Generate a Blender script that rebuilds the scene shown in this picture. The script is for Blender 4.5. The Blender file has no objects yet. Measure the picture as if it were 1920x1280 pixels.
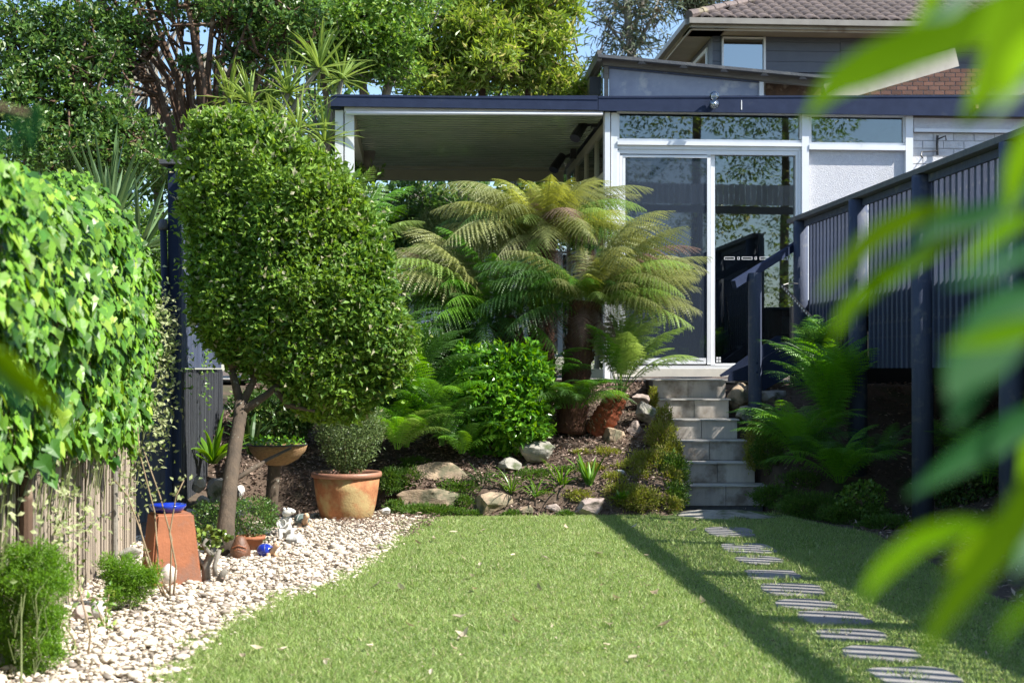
import bpy, bmesh, math, random
import numpy as np
from mathutils import Vector, Matrix

# ------------------------------------------------------------------ camera, world, sun
SC = bpy.context.scene
COL = SC.collection
F = 50.0 / 36.0 * 1920.0          # focal length in photo pixels
EYE = 1.25                        # eye height above the lawn
HOR = 690.0                       # photo row of the horizon
cam = bpy.data.objects.new('camera', bpy.data.cameras.new('camera'))
COL.objects.link(cam)
cam.location = (0, 0, EYE)
cam.rotation_euler = (math.radians(90), 0, 0)
cam.data.lens = 50.0
cam.data.sensor_width = 36.0
cam.data.shift_y = (HOR - 640.0) / 1920.0
cam.data.clip_start = 0.05
cam.data.clip_end = 400
cam.data.dof.use_dof = True
cam.data.dof.focus_distance = 12.4
cam.data.dof.aperture_fstop = 3.8
SC.camera = cam

SUN = Vector((0.643, -0.225, 0.733)).normalized()
elev = math.asin(SUN.z)
azim = math.atan2(SUN.x, SUN.y)
w = bpy.data.worlds.new('World'); SC.world = w; w.use_nodes = True
nt = w.node_tree; nt.nodes.clear()
sky = nt.nodes.new('ShaderNodeTexSky'); sky.sky_type = 'NISHITA'; sky.sun_disc = False
sky.sun_elevation = elev; sky.sun_rotation = azim
sky.air_density = 1.0; sky.dust_density = 0.6; sky.ozone_density = 3.0
bg = nt.nodes.new('ShaderNodeBackground'); bg.inputs[1].default_value = 0.125
ow = nt.nodes.new('ShaderNodeOutputWorld')
nt.links.new(sky.outputs[0], bg.inputs[0]); nt.links.new(bg.outputs[0], ow.inputs[0])
sl = bpy.data.lights.new('sun', 'SUN'); sl.energy = 5.0; sl.angle = math.radians(0.5); sl.color = (1.0, 0.955, 0.88)
so = bpy.data.objects.new('sun', sl); COL.objects.link(so)
so.rotation_euler = SUN.to_track_quat('Z', 'Y').to_euler()
so.location = SUN * 40
SC.view_settings.view_transform = 'Standard'; SC.view_settings.look = 'None'
SC.view_settings.exposure = 1.02; SC.view_settings.gamma = 1.0
SC.view_settings.use_curve_mapping = False
SC.render.engine = 'CYCLES'
SC.cycles.max_bounces = 7; SC.cycles.diffuse_bounces = 3; SC.cycles.glossy_bounces = 3
SC.cycles.transmission_bounces = 4; SC.cycles.transparent_max_bounces = 8
SC.cycles.use_denoising = True
SC.cycles.caustics_reflective = False; SC.cycles.caustics_refractive = False
SC.cycles.sample_clamp_indirect = 6

RNG = np.random.default_rng(7)
random.seed(11)
A3 = lambda *a: np.array(a, float)

def P(x, y, d):                    # photo pixel at a depth -> place
    return A3((x - 960) * d / F, d, EYE + (HOR - y) * d / F)
def G(x, y, z=0.0):                # photo pixel on a level of height z -> place
    return P(x, y, (EYE - z) * F / (y - HOR))

# ------------------------------------------------------------------ materials
MATS = {}
def new_mat(name):
    m = bpy.data.materials.new(name); m.use_nodes = True; m.node_tree.nodes.clear(); MATS[name] = m
    n = m.node_tree.nodes; l = m.node_tree.links
    out = n.new('ShaderNodeOutputMaterial')
    return m, n, l, out
def mixcol(n, l, fac, a, b, mode='MIX'):
    x = n.new('ShaderNodeMix'); x.data_type = 'RGBA'; x.blend_type = mode
    for i, v in ((0, fac), (6, a), (7, b)):
        if hasattr(v, 'links'): l.new(v, x.inputs[i])
        elif i == 0: x.inputs[0].default_value = v
        else: x.inputs[i].default_value = (*v, 1) if len(v) == 3 else v
    return x.outputs[2]
def noise(n, l, scale, detail=4, coord=None, rough=0.6, stretch=None):
    t = n.new('ShaderNodeTexNoise'); t.inputs['Scale'].default_value = scale
    t.inputs['Detail'].default_value = detail; t.inputs['Roughness'].default_value = rough
    if coord is not None:
        if stretch:
            mp = n.new('ShaderNodeMapping'); mp.inputs['Scale'].default_value = stretch
            l.new(coord, mp.inputs[0]); coord = mp.outputs[0]
        l.new(coord, t.inputs['Vector'])
    return t.outputs['Fac']
def ramp(n, l, fac, lo, hi, a=0.0, b=1.0):
    r = n.new('ShaderNodeMapRange'); r.inputs[1].default_value = lo; r.inputs[2].default_value = hi
    r.inputs[3].default_value = a; r.inputs[4].default_value = b
    l.new(fac, r.inputs[0]); return r.outputs[0]
def solid(name, c1, c2=None, scale=6, rough=0.6, bump=0.0, bscale=60, metallic=0.0, c3=None, s3=2.0, stretch=None,
          lo=0.35, hi=0.65, spec=0.5, coat=0.0, t3=(0.55, 0.7), objrand=0.0):
    m, n, l, out = new_mat(name)
    b = n.new('ShaderNodeBsdfPrincipled'); l.new(b.outputs[0], out.inputs[0])
    tc = n.new('ShaderNodeTexCoord'); co = tc.outputs['Object']
    if c2 is None: c2 = tuple(x * 0.82 for x in c1)
    f = ramp(n, l, noise(n, l, scale, 5, co, 0.65, stretch), lo, hi)
    c = mixcol(n, l, f, c1, c2)
    if c3 is not None:
        g = ramp(n, l, noise(n, l, s3, 4, co), t3[0], t3[1])
        c = mixcol(n, l, g, c, c3)
    if objrand:
        oi = n.new('ShaderNodeObjectInfo')
        hv = n.new('ShaderNodeHueSaturation')
        l.new(ramp(n, l, oi.outputs['Random'], 0, 1, 1 - objrand, 1 + objrand), hv.inputs['Value'])
        l.new(c, hv.inputs['Color']); c = hv.outputs[0]
    l.new(c, b.inputs['Base Color'])
    b.inputs['Roughness'].default_value = rough; b.inputs['Metallic'].default_value = metallic
    b.inputs['Specular IOR Level'].default_value = spec
    b.inputs['Coat Weight'].default_value = coat
    if bump:
        bp = n.new('ShaderNodeBump'); bp.inputs['Strength'].default_value = bump; bp.inputs['Distance'].default_value = 0.01
        l.new(noise(n, l, bscale, 5, co, 0.6, stretch), bp.inputs['Height']); l.new(bp.outputs[0], b.inputs['Normal'])
    return m
def leafmat(name, c1, c2, c3=None, p3=0.12, rough=0.42, trans=0.35, var=0.25, spec=0.5, tcol=None, island=True, patch=0.0):
    """c1..c2 spread leaf by leaf; c3 = odd leaves (new growth or dead)"""
    m, n, l, out = new_mat(name)
    b = n.new('ShaderNodeBsdfPrincipled')
    if island:
        g = n.new('ShaderNodeNewGeometry'); r = g.outputs['Random Per Island']
    else:
        g = n.new('ShaderNodeObjectInfo'); r = g.outputs['Random']
    c = mixcol(n, l, r, c1, c2)
    if patch:
        tc = n.new('ShaderNodeTexCoord')
        pf = ramp(n, l, noise(n, l, 1.3, 3, tc.outputs['Object']), 0.42, 0.62, 0, patch)
        c = mixcol(n, l, pf, c, c2)
    if c3 is not None:
        w_ = n.new('ShaderNodeMath'); w_.operation = 'MULTIPLY'; w_.inputs[1].default_value = 17.31
        fr = n.new('ShaderNodeMath'); fr.operation = 'FRACT'
        l.new(r, w_.inputs[0]); l.new(w_.outputs[0], fr.inputs[0])
        c = mixcol(n, l, ramp(n, l, fr.outputs[0], 1 - p3, 1 - p3 + 0.02), c, c3)
    w2 = n.new('ShaderNodeMath'); w2.operation = 'MULTIPLY'; w2.inputs[1].default_value = 7.77
    f2 = n.new('ShaderNodeMath'); f2.operation = 'FRACT'
    l.new(r, w2.inputs[0]); l.new(w2.outputs[0], f2.inputs[0])
    hv = n.new('ShaderNodeHueSaturation'); l.new(ramp(n, l, f2.outputs[0], 0, 1, 1 - var, 1 + var), hv.inputs['Value'])
    l.new(c, hv.inputs['Color']); c = hv.outputs[0]
    l.new(c, b.inputs['Base Color']); b.inputs['Roughness'].default_value = rough
    b.inputs['Specular IOR Level'].default_value = spec
    t = n.new('ShaderNodeBsdfTranslucent')
    hs = n.new('ShaderNodeHueSaturation'); hs.inputs['Value'].default_value = 1.5; hs.inputs['Saturation'].default_value = 1.1
    hs.inputs['Hue'].default_value = 0.485
    l.new(c, hs.inputs['Color']); l.new(hs.outputs[0], t.inputs['Color'])
    mx = n.new('ShaderNodeMixShader'); mx.inputs[0].default_value = trans
    l.new(b.outputs[0], mx.inputs[1]); l.new(t.outputs[0], mx.inputs[2]); l.new(mx.outputs[0], out.inputs[0])
    return m

solid('navy_paint', (0.02, 0.03, 0.064), (0.026, 0.038, 0.078), 9, 0.7, 0.12, 90, c3=(0.04, 0.05, 0.08), s3=5, t3=(0.66, 0.78), spec=0.15)
solid('navy_timber', (0.050, 0.064, 0.105), (0.066, 0.082, 0.13), 5, 0.7, 0.35, 25, stretch=(6, 6, 0.6), spec=0.3, c3=(0.12, 0.13, 0.145), s3=9, t3=(0.56, 0.70), objrand=0.12)
solid('slate_rail', (0.07, 0.078, 0.088), (0.10, 0.105, 0.11), 12, 0.7, 0.4, 40, c3=(0.14, 0.14, 0.13), s3=5)
solid('white_frame', (0.74, 0.76, 0.78), (0.68, 0.70, 0.72), 3, 0.4, 0.0, c3=(0.5, 0.5, 0.47), s3=6, t3=(0.68, 0.8))
solid('cream_frame', (0.42, 0.42, 0.30), (0.36, 0.36, 0.26), 3, 0.5)
solid('stucco', (0.62, 0.62, 0.64), (0.55, 0.55, 0.58), 30, 0.9, 0.9, 110, c3=(0.5, 0.5, 0.5), s3=1.4)
solid('white_brick', (0.64, 0.64, 0.65), (0.54, 0.54, 0.55), 12, 0.8, 0.8, 60, objrand=0.08)
solid('mortar', (0.45, 0.45, 0.45), (0.38, 0.38, 0.39), 20, 0.9, 0.5, 80)
solid('concrete_tile', (0.5, 0.455, 0.4), (0.4, 0.365, 0.325), 7, 0.65, 0.15, 90, c3=(0.20, 0.165, 0.13), s3=4.5, stretch=(3, 3, 0.5), t3=(0.48, 0.66), objrand=0.10)
solid('tile_tread', (0.56, 0.54, 0.5), (0.47, 0.45, 0.42), 7, 0.6, 0.15, 90, c3=(0.30, 0.27, 0.24), s3=5, objrand=0.05)
solid('grout', (0.12, 0.12, 0.12), (0.09, 0.09, 0.09), 20, 0.9)
solid('stepping', (0.27, 0.255, 0.235), (0.2, 0.19, 0.18), 9, 0.8, 0.4, 60, c3=(0.2, 0.19, 0.17), s3=6, objrand=0.12)
solid('cream_render', (0.66, 0.63, 0.56), (0.58, 0.56, 0.5), 6, 0.7, 0.1, 60)
solid('soil', (0.075, 0.05, 0.034), (0.12, 0.085, 0.06), 18, 0.95, 0.8, 35, c3=(0.05, 0.055, 0.025), s3=2.5)
solid('lawn_base', (0.09, 0.14, 0.03), (0.14, 0.19, 0.055), 25, 0.95, 0.6, 90, c3=(0.16, 0.15, 0.08), s3=4, t3=(0.6, 0.8))
solid('sand_base', (0.42, 0.36, 0.28), (0.26, 0.21, 0.16), 25, 0.95, 0.7, 90)
solid('paving', (0.5, 0.48, 0.44), (0.42, 0.4, 0.37), 8, 0.8, 0.3, 50)
solid('sandstone', (0.44, 0.33, 0.22), (0.28, 0.21, 0.15), 7, 0.9, 0.9, 30, c3=(0.14, 0.13, 0.08), s3=5, t3=(0.5, 0.62), stretch=(1, 1, 2.2))
solid('greystone', (0.36, 0.34, 0.29), (0.24, 0.225, 0.195), 9, 0.9, 0.9, 30, c3=(0.09, 0.11, 0.05), s3=6, t3=(0.52, 0.64))
solid('pinkstone', (0.42, 0.34, 0.30), (0.30, 0.24, 0.21), 8, 0.9, 0.8, 26, c3=(0.16, 0.13, 0.1), s3=7, stretch=(1, 1, 2.5))
solid('whitestone', (0.62, 0.60, 0.56), (0.4, 0.38, 0.35), 10, 0.85, 0.8, 30)
solid('terracotta', (0.38, 0.135, 0.06), (0.27, 0.10, 0.045), 5, 0.8, 0.3, 50, c3=(0.20, 0.12, 0.09), s3=6, t3=(0.52, 0.72))
solid('old_terracotta', (0.46, 0.20, 0.085), (0.33, 0.13, 0.055), 14, 0.85, 0.4, 60, c3=(0.45, 0.33, 0.15), s3=5, t3=(0.45, 0.6))
solid('pot_rim', (0.36, 0.17, 0.11), (0.28, 0.14, 0.09), 10, 0.5, 0.2, 50)
solid('bark', (0.11, 0.08, 0.055), (0.065, 0.05, 0.036), 14, 0.95, 0.9, 40, c3=(0.32, 0.32, 0.27), s3=16, t3=(0.64, 0.7), stretch=(1, 1, 0.45))
solid('red_bark', (0.13, 0.075, 0.045), (0.075, 0.045, 0.03), 10, 0.9, 0.6, 30, c3=(0.32, 0.24, 0.17), s3=6, stretch=(1, 1, 0.3))
solid('grey_bark', (0.26, 0.24, 0.2), (0.17, 0.155, 0.13), 8, 0.95, 0.6, 30)
solid('fern_trunk', (0.075, 0.03, 0.018), (0.12, 0.055, 0.03), 40, 0.95, 0.9, 60, stretch=(1, 1, 0.35))
solid('fern_stub', (0.12, 0.06, 0.035), (0.2, 0.12, 0.06), 20, 0.9, objrand=0.2)
solid('rust_fibre', (0.30, 0.07, 0.025), (0.17, 0.05, 0.02), 40, 0.9)
solid('coir', (0.36, 0.22, 0.10), (0.22, 0.13, 0.06), 45, 0.95, 1.0, 90, stretch=(1, 1, 3))
solid('blue_glaze', (0.01, 0.025, 0.30), (0.012, 0.04, 0.42), 8, 0.12, coat=0.6)
solid('black_plastic', (0.012, 0.012, 0.014), (0.02, 0.02, 0.022), 8, 0.4)
solid('grey_panel', (0.045, 0.05, 0.06), (0.065, 0.07, 0.08), 4, 0.7, 0.3, 20, stretch=(5, 5, 0.4))
solid('beige_ceramic', (0.62, 0.42, 0.27), (0.50, 0.33, 0.2), 14, 0.45)
solid('white_ceramic', (0.72, 0.70, 0.66), (0.55, 0.53, 0.48), 14, 0.5)
solid('teal_ceramic', (0.10, 0.14, 0.13), (0.2, 0.26, 0.24), 25, 0.3)
solid('brown_ceramic', (0.17, 0.07, 0.035), (0.11, 0.055, 0.03), 30, 0.5, 0.5, 60)
solid('white_plastic', (0.70, 0.73, 0.78), (0.62, 0.65, 0.7), 4, 0.45)
solid('weatherboard', (0.085, 0.10, 0.13), (0.10, 0.115, 0.145), 4, 0.6, 0.15, 30, objrand=0.05)
solid('roof_tile', (0.15, 0.115, 0.10), (0.095, 0.075, 0.07), 10, 0.8, 0.4, 40, c3=(0.25, 0.22, 0.12), s3=1.0, t3=(0.55, 0.65), objrand=0.25)
solid('gutter', (0.30, 0.28, 0.24), (0.24, 0.22, 0.19), 4, 0.5)
solid('eave_lining', (0.50, 0.46, 0.38), (0.40, 0.36, 0.3), 2, 0.7, c3=(0.16, 0.11, 0.07), s3=1.0, t3=(0.62, 0.72))
solid('old_timber', (0.20, 0.19, 0.17), (0.13, 0.12, 0.11), 6, 0.85, 0.5, 25, stretch=(0.5, 4, 4))
solid('cloudy_sheet', (0.30, 0.33, 0.42), (0.20, 0.23, 0.32), 2.2, 0.45, c3=(0.42, 0.43, 0.46), s3=4)
solid('red_brick', (0.16, 0.075, 0.05), (0.11, 0.06, 0.045), 9, 0.9, 0.3, 50, objrand=0.3)
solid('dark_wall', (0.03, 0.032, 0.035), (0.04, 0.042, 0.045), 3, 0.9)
solid('room_wall', (0.42, 0.46, 0.5), (0.36, 0.4, 0.44), 3, 0.9)
solid('pale_curtain', (0.75, 0.85, 0.82), (0.65, 0.76, 0.74), 6, 0.9, stretch=(8, 8, 0.3))
solid('sofa_cloth', (0.11, 0.11, 0.105), (0.085, 0.085, 0.08), 30, 0.95)
solid('reed', (0.36, 0.29, 0.20), (0.22, 0.17, 0.115), 20, 0.8, 0.3, 50, stretch=(1, 1, 0.2), c3=(0.42, 0.38, 0.33), s3=9, objrand=0.0)
solid('paling', (0.66, 0.65, 0.62), (0.48, 0.48, 0.46), 7, 0.85, 0.3, 30, stretch=(4, 4, 0.4), objrand=0.2)
solid('chrome', (0.6, 0.62, 0.66), (0.5, 0.52, 0.56), 6, 0.25, metallic=0.8)
solid('shell', (0.60, 0.50, 0.42), (0.66, 0.62, 0.58), 20, 0.5)
solid('twig', (0.30, 0.22, 0.13), (0.2, 0.15, 0.09), 30, 0.9)
solid('green_stem', (0.14, 0.17, 0.05), (0.10, 0.12, 0.04), 30, 0.7)
def island_solid(name, c1, c2, c3, p3, rough=0.7, bump=0.3, bscale=60, var=0.2):
    m = leafmat(name, c1, c2, c3, p3, rough=rough, trans=0.0, var=var)
    return m
island_solid('pebble', (0.72, 0.64, 0.53), (0.52, 0.44, 0.34), (0.24, 0.2, 0.16), 0.16, 0.6)
island_solid('reeds', (0.36, 0.30, 0.23), (0.24, 0.20, 0.155), (0.10, 0.08, 0.06), 0.14, 0.75)
island_solid('mulch', (0.23, 0.155, 0.12), (0.13, 0.085, 0.065), (0.46, 0.36, 0.29), 0.22, 0.9, var=0.35)
leafmat('grass', (0.17, 0.28, 0.06), (0.33, 0.43, 0.14), (0.5, 0.48, 0.26), 0.14, rough=0.5, trans=0.35, var=0.35, patch=0.55)
leafmat('hedge', (0.055, 0.15, 0.02), (0.2, 0.32, 0.045), (0.42, 0.4, 0.25), 0.06, rough=0.5, trans=0.32, var=0.35, patch=0.7, spec=0.35)
leafmat('ivy', (0.035, 0.12, 0.015), (0.15, 0.3, 0.025), (0.24, 0.37, 0.045), 0.12, rough=0.42, trans=0.22, var=0.45, spec=0.25)
leafmat('ivy_leaf', (0.04, 0.13, 0.018), (0.16, 0.31, 0.03), (0.26, 0.39, 0.05), 0.12, rough=0.36, trans=0.25, var=0.4, island=False, spec=0.35)
leafmat('variegated', (0.26, 0.32, 0.12), (0.42, 0.44, 0.24), (0.14, 0.2, 0.05), 0.3, rough=0.5, trans=0.3)
leafmat('gardenia', (0.06, 0.19, 0.015), (0.13, 0.31, 0.02), (0.22, 0.42, 0.035), 0.2, rough=0.3, trans=0.3, var=0.2)
leafmat('shrub_fine', (0.10, 0.16, 0.05), (0.17, 0.24, 0.09), (0.2, 0.26, 0.1), 0.2, rough=0.4, trans=0.3)
leafmat('feather', (0.12, 0.26, 0.02), (0.19, 0.36, 0.03), None, rough=0.5, trans=0.4, var=0.25)
leafmat('tree_dark', (0.05, 0.125, 0.025), (0.12, 0.22, 0.045), (0.22, 0.28, 0.08), 0.08, rough=0.35, trans=0.3, var=0.3)
leafmat('tree_mid', (0.09, 0.2, 0.03), (0.19, 0.32, 0.05), (0.28, 0.38, 0.08), 0.12, rough=0.38, trans=0.35, var=0.3)
leafmat('tree_yellow', (0.15, 0.24, 0.035), (0.32, 0.42, 0.07), (0.45, 0.44, 0.16), 0.15, rough=0.38, trans=0.4, var=0.3)
leafmat('sheoak', (0.07, 0.10, 0.05), (0.12, 0.15, 0.08), (0.14, 0.11, 0.06), 0.15, rough=0.6, trans=0.2)
leafmat('spiky', (0.16, 0.25, 0.05), (0.27, 0.37, 0.09), (0.33, 0.36, 0.16), 0.12, rough=0.35, trans=0.3)
leafmat('yucca', (0.09, 0.16, 0.06), (0.14, 0.22, 0.09), None, rough=0.35, trans=0.2, island=False)
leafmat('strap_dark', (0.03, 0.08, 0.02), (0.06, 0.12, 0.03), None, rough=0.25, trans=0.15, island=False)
leafmat('strap_bright', (0.10, 0.22, 0.02), (0.15, 0.30, 0.03), None, rough=0.35, trans=0.35, island=False)
leafmat('moss', (0.20, 0.24, 0.03), (0.32, 0.34, 0.06), (0.3, 0.25, 0.1), 0.12, rough=0.6, trans=0.3)
leafmat('moss_green', (0.06, 0.15, 0.015), (0.12, 0.22, 0.03), (0.15, 0.2, 0.05), 0.12, rough=0.6, trans=0.3)
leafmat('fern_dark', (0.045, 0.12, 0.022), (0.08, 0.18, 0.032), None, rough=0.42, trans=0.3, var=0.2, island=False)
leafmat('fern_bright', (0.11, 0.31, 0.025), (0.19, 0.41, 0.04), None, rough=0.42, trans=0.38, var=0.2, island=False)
leafmat('fern_lime', (0.18, 0.3, 0.06), (0.3, 0.42, 0.11), None, rough=0.45, trans=0.38, var=0.15, island=False)
leafmat('fern_olive', (0.19, 0.22, 0.065), (0.3, 0.32, 0.115), None, rough=0.5, trans=0.33, var=0.2, island=False)
leafmat('fern_gold', (0.25, 0.29, 0.045), (0.34, 0.37, 0.07), None, rough=0.5, trans=0.38, var=0.15, island=False)
leafmat('fern_brown', (0.17, 0.10, 0.07), (0.27, 0.19, 0.14), None, rough=0.7, trans=0.2, var=0.2, island=False)
leafmat('jade', (0.13, 0.2, 0.03), (0.22, 0.29, 0.05), (0.07, 0.1, 0.02), 0.3, rough=0.25, trans=0.1)
leafmat('front_leaf', (0.08, 0.2, 0.003), (0.19, 0.35, 0.005), None, rough=0.7, trans=0.62, var=0.5, island=False, spec=0.02, patch=0.0)
leafmat('front_leaf_dark', (0.015, 0.09, 0.02), (0.025, 0.12, 0.03), None, spec=0.2, rough=0.5, trans=0.3, var=0.2, island=False)
leafmat('dry_leaf', (0.42, 0.33, 0.20), (0.58, 0.52, 0.38), None, rough=0.7, trans=0.2, var=0.35, island=False)

def glassmat(name, tint, base, ior=1.5):
    m, n, l, out = new_mat(name)
    g = n.new('ShaderNodeBsdfGlossy'); g.inputs['Roughness'].default_value = 0.01
    g.inputs['Color'].default_value = (0.9, 0.95, 0.95, 1)
    t = n.new('ShaderNodeBsdfTransparent'); t.inputs['Color'].default_value = (*tint, 1)
    fr = n.new('ShaderNodeFresnel'); fr.inputs['IOR'].default_value = ior
    a = n.new('ShaderNodeMath'); a.operation = 'ADD'; a.use_clamp = True; a.inputs[1].default_value = base
    l.new(fr.outputs[0], a.inputs[0])
    mx = n.new('ShaderNodeMixShader'); l.new(a.outputs[0], mx.inputs[0]); l.new(t.outputs[0], mx.inputs[1]); l.new(g.outputs[0], mx.inputs[2])
    l.new(mx.outputs[0], out.inputs[0])
    tc = n.new('ShaderNodeTexCoord'); bp = n.new('ShaderNodeBump'); bp.inputs['Strength'].default_value = 0.012; bp.inputs['Distance'].default_value = 0.01
    l.new(noise(n, l, 1.6, 1, tc.outputs['Object']), bp.inputs['Height']); l.new(bp.outputs[0], g.inputs['Normal'])
    return m
glassmat('glass', (0.68, 0.72, 0.74), 0.09)
def screenmat():
    m, n, l, out = new_mat('glass_screen')
    t = n.new('ShaderNodeBsdfTransparent'); t.inputs['Color'].default_value = (0.45, 0.47, 0.5, 1)
    d = n.new('ShaderNodeBsdfDiffuse'); d.inputs['Color'].default_value = (0.05, 0.065, 0.09, 1)
    g = n.new('ShaderNodeBsdfGlossy'); g.inputs['Roughness'].default_value = 0.02; g.inputs['Color'].default_value = (0.9, 0.95, 1, 1)
    a = n.new('ShaderNodeMixShader'); a.inputs[0].default_value = 0.6; l.new(t.outputs[0], a.inputs[1]); l.new(d.outputs[0], a.inputs[2])
    b = n.new('ShaderNodeMixShader'); b.inputs[0].default_value = 0.07; l.new(a.outputs[0], b.inputs[1]); l.new(g.outputs[0], b.inputs[2])
    l.new(b.outputs[0], out.inputs[0])
screenmat()
glassmat('glass_sky', (0.12, 0.14, 0.16), 0.3)
glassmat('lamp_glass', (0.85, 0.88, 0.9), 0.12)
m = solid('decal_white', (0.75, 0.76, 0.76))

# ------------------------------------------------------------------ mesh helpers
def nrm(v):
    return v / np.maximum(np.linalg.norm(v, axis=-1, keepdims=True), 1e-9)
def mesh_np(name, V, Fs, mat, smooth=False):
    me = bpy.data.meshes.new(name)
    V = np.asarray(V, np.float32); me.vertices.add(len(V)); me.vertices.foreach_set('co', V.ravel())
    Fs = [np.asarray(f, np.int32) for f in Fs if len(f)]
    loops = np.concatenate([f.ravel() for f in Fs]).astype(np.int32)
    cnt = np.concatenate([np.full(len(f), f.shape[1]) for f in Fs])
    me.loops.add(len(loops)); me.loops.foreach_set('vertex_index', loops)
    me.polygons.add(len(cnt)); me.polygons.foreach_set('loop_start', np.concatenate([[0], np.cumsum(cnt)[:-1]]).astype(np.int32))
    me.update(calc_edges=True)
    me.polygons.foreach_set('use_smooth', np.full(len(cnt), bool(smooth)))
    me.materials.append(MATS[mat] if isinstance(mat, str) else mat)
    return me
ORG = {}
def tag(o, label=None, cat=None, group=None, kind=None):
    if label: o['label'] = label
    if cat: o['category'] = cat
    if group: o['group'] = group
    if kind: o['kind'] = kind
    return o
def thing(name, label, cat, loc=(0, 0, 0), group=None):
    o = bpy.data.objects.new(name, None); COL.objects.link(o); o.location = Vector(loc); o.empty_display_size = 0.1
    ORG[o.name] = np.array(loc, float)
    return tag(o, label, cat, group)
def addobj(name, me, parent=None, loc=None, rot=None, label=None):
    """mesh in its own local space, put at a world place"""
    o = bpy.data.objects.new(name, me); COL.objects.link(o)
    org = ORG.get(parent.name, np.zeros(3)) if parent else np.zeros(3)
    L = np.zeros(3) if loc is None else np.array(loc, float)
    M = Matrix.Translation(Vector(L - org))
    if rot is not None: M = M @ rot.to_4x4()
    if parent: o.parent = parent
    o.matrix_local = M
    ORG[o.name] = L if parent is None else L   # its own origin in the world (unrotated use only)
    if label: o['label'] = label
    return o
class MB:
    def __init__(s): s.V = []; s.F = []; s.n = 0
    def add(s, V, *Fs):
        V = np.asarray(V, float).reshape(-1, 3)
        s.V.append(V)
        for f in Fs:
            if len(f): s.F.append(np.asarray(f, int) + s.n)
        s.n += len(V); return s
    def box(s, a, b, M=None):
        a = np.array(a, float); b = np.array(b, float)
        lo = np.minimum(a, b); hi = np.maximum(a, b)
        V = A3(*[[(lo, hi)[i][0], (lo, hi)[j][1], (lo, hi)[k][2]] for i in (0, 1) for j in (0, 1) for k in (0, 1)])
        if M is not None: V = V @ np.array(M.to_3x3()).T + np.array(M.to_translation())
        return s.add(V, [[0, 1, 3, 2], [4, 6, 7, 5], [0, 4, 5, 1], [2, 3, 7, 6], [0, 2, 6, 4], [1, 5, 7, 3]])
    def beam(s, p, q, w, h, up=(0, 0, 1)):
        p = np.array(p, float); q = np.array(q, float); d = nrm(q - p); up = np.array(up, float)
        sd = nrm(np.cross(d, up)); u2 = np.cross(sd, d)
        V = [e + sd * (w / 2) * i + u2 * (h / 2) * j for e in (p, q) for i in (-1, 1) for j in (-1, 1)]
        return s.add(V, [[0, 1, 3, 2], [4, 6, 7, 5], [0, 4, 5, 1], [2, 3, 7, 6], [0, 2, 6, 4], [1, 5, 7, 3]])
    def prism(s, poly, off):
        """poly: list of 3d points (flat), off: vector of the depth"""
        V = np.array(poly, float); k = len(V); off = np.array(off, float)
        for f in (np.arange(k)[None], np.arange(k)[::-1][None]): pass
        s.add(np.vstack([V, V + off]), np.arange(k)[None], (np.arange(k)[::-1] + k)[None],
              [[i, (i + 1) % k, (i + 1) % k + k, i + k] for i in range(k)])
        return s
    def tube(s, pts, rad, n=6, cap=True):
        pts = np.array(pts, float); m_ = len(pts); rad = np.broadcast_to(np.array(rad, float), (m_,))
        t = np.gradient(pts, axis=0); t = nrm(t)
        md = np.abs(pts[-1] - pts[0]); ref = np.broadcast_to(np.eye(3)[int(np.argmin(md))] + A3(.05, .03, .04), t.shape)
        a = nrm(np.cross(t, ref)); b = np.cross(t, a)
        ang = np.arange(n) * 2 * math.pi / n
        V = pts[:, None] + rad[:, None, None] * (np.cos(ang)[None, :, None] * a[:, None] + np.sin(ang)[None, :, None] * b[:, None])
        i = np.arange(m_ - 1)[:, None] * n; j = np.arange(n)[None]; j2 = (j + 1) % n
        Q = np.stack([i + j, i + j2, i + n + j2, i + n + j], -1).reshape(-1, 4)
        s.add(V.reshape(-1, 3), Q)
        if cap and n >= 3:
            s.F.append(np.arange(n)[::-1][None] + s.n - m_ * n); s.F.append(np.arange(n)[None] + s.n - n)
        return s
    def lathe(s, prof, c=(0, 0, 0), n=24, wob=0.0, sq=0.0):
        prof = np.array(prof, float); k = len(prof); ang = np.arange(n) * 2 * math.pi / n
        r = prof[:, 0][:, None] * (1 + wob * np.sin(3 * ang + 1)[None])
        if sq: r = r * (1 + 0 * ang[None]) / np.maximum(np.abs(np.cos(ang)), np.abs(np.sin(ang)))[None] ** sq
        V = np.stack([c[0] + r * np.cos(ang), c[1] + r * np.sin(ang), c[2] + prof[:, 1][:, None] + 0 * ang[None]], -1).reshape(-1, 3)
        i = np.arange(k - 1)[:, None] * n; j = np.arange(n)[None]; j2 = (j + 1) % n
        return s.add(V, np.stack([i + j, i + j2, i + n + j2, i + n + j], -1).reshape(-1, 4))
    def ball(s, c, r, n=12, rot=None, m_=8):
        r = np.broadcast_to(np.array(r, float), (3,))
        th = np.linspace(0.001, math.pi - 0.001, m_ + 1); ang = np.arange(n) * 2 * math.pi / n
        V = np.stack([np.sin(th)[:, None] * np.cos(ang), np.sin(th)[:, None] * np.sin(ang), -np.cos(th)[:, None] + 0 * ang], -1).reshape(-1, 3) * r
        if rot is not None: V = V @ np.array(rot.to_3x3()).T
        i = np.arange(m_)[:, None] * n; j = np.arange(n)[None]; j2 = (j + 1) % n
        return s.add(V + np.array(c, float), np.stack([i + j, i + j2, i + n + j2, i + n + j], -1).reshape(-1, 4))
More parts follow.
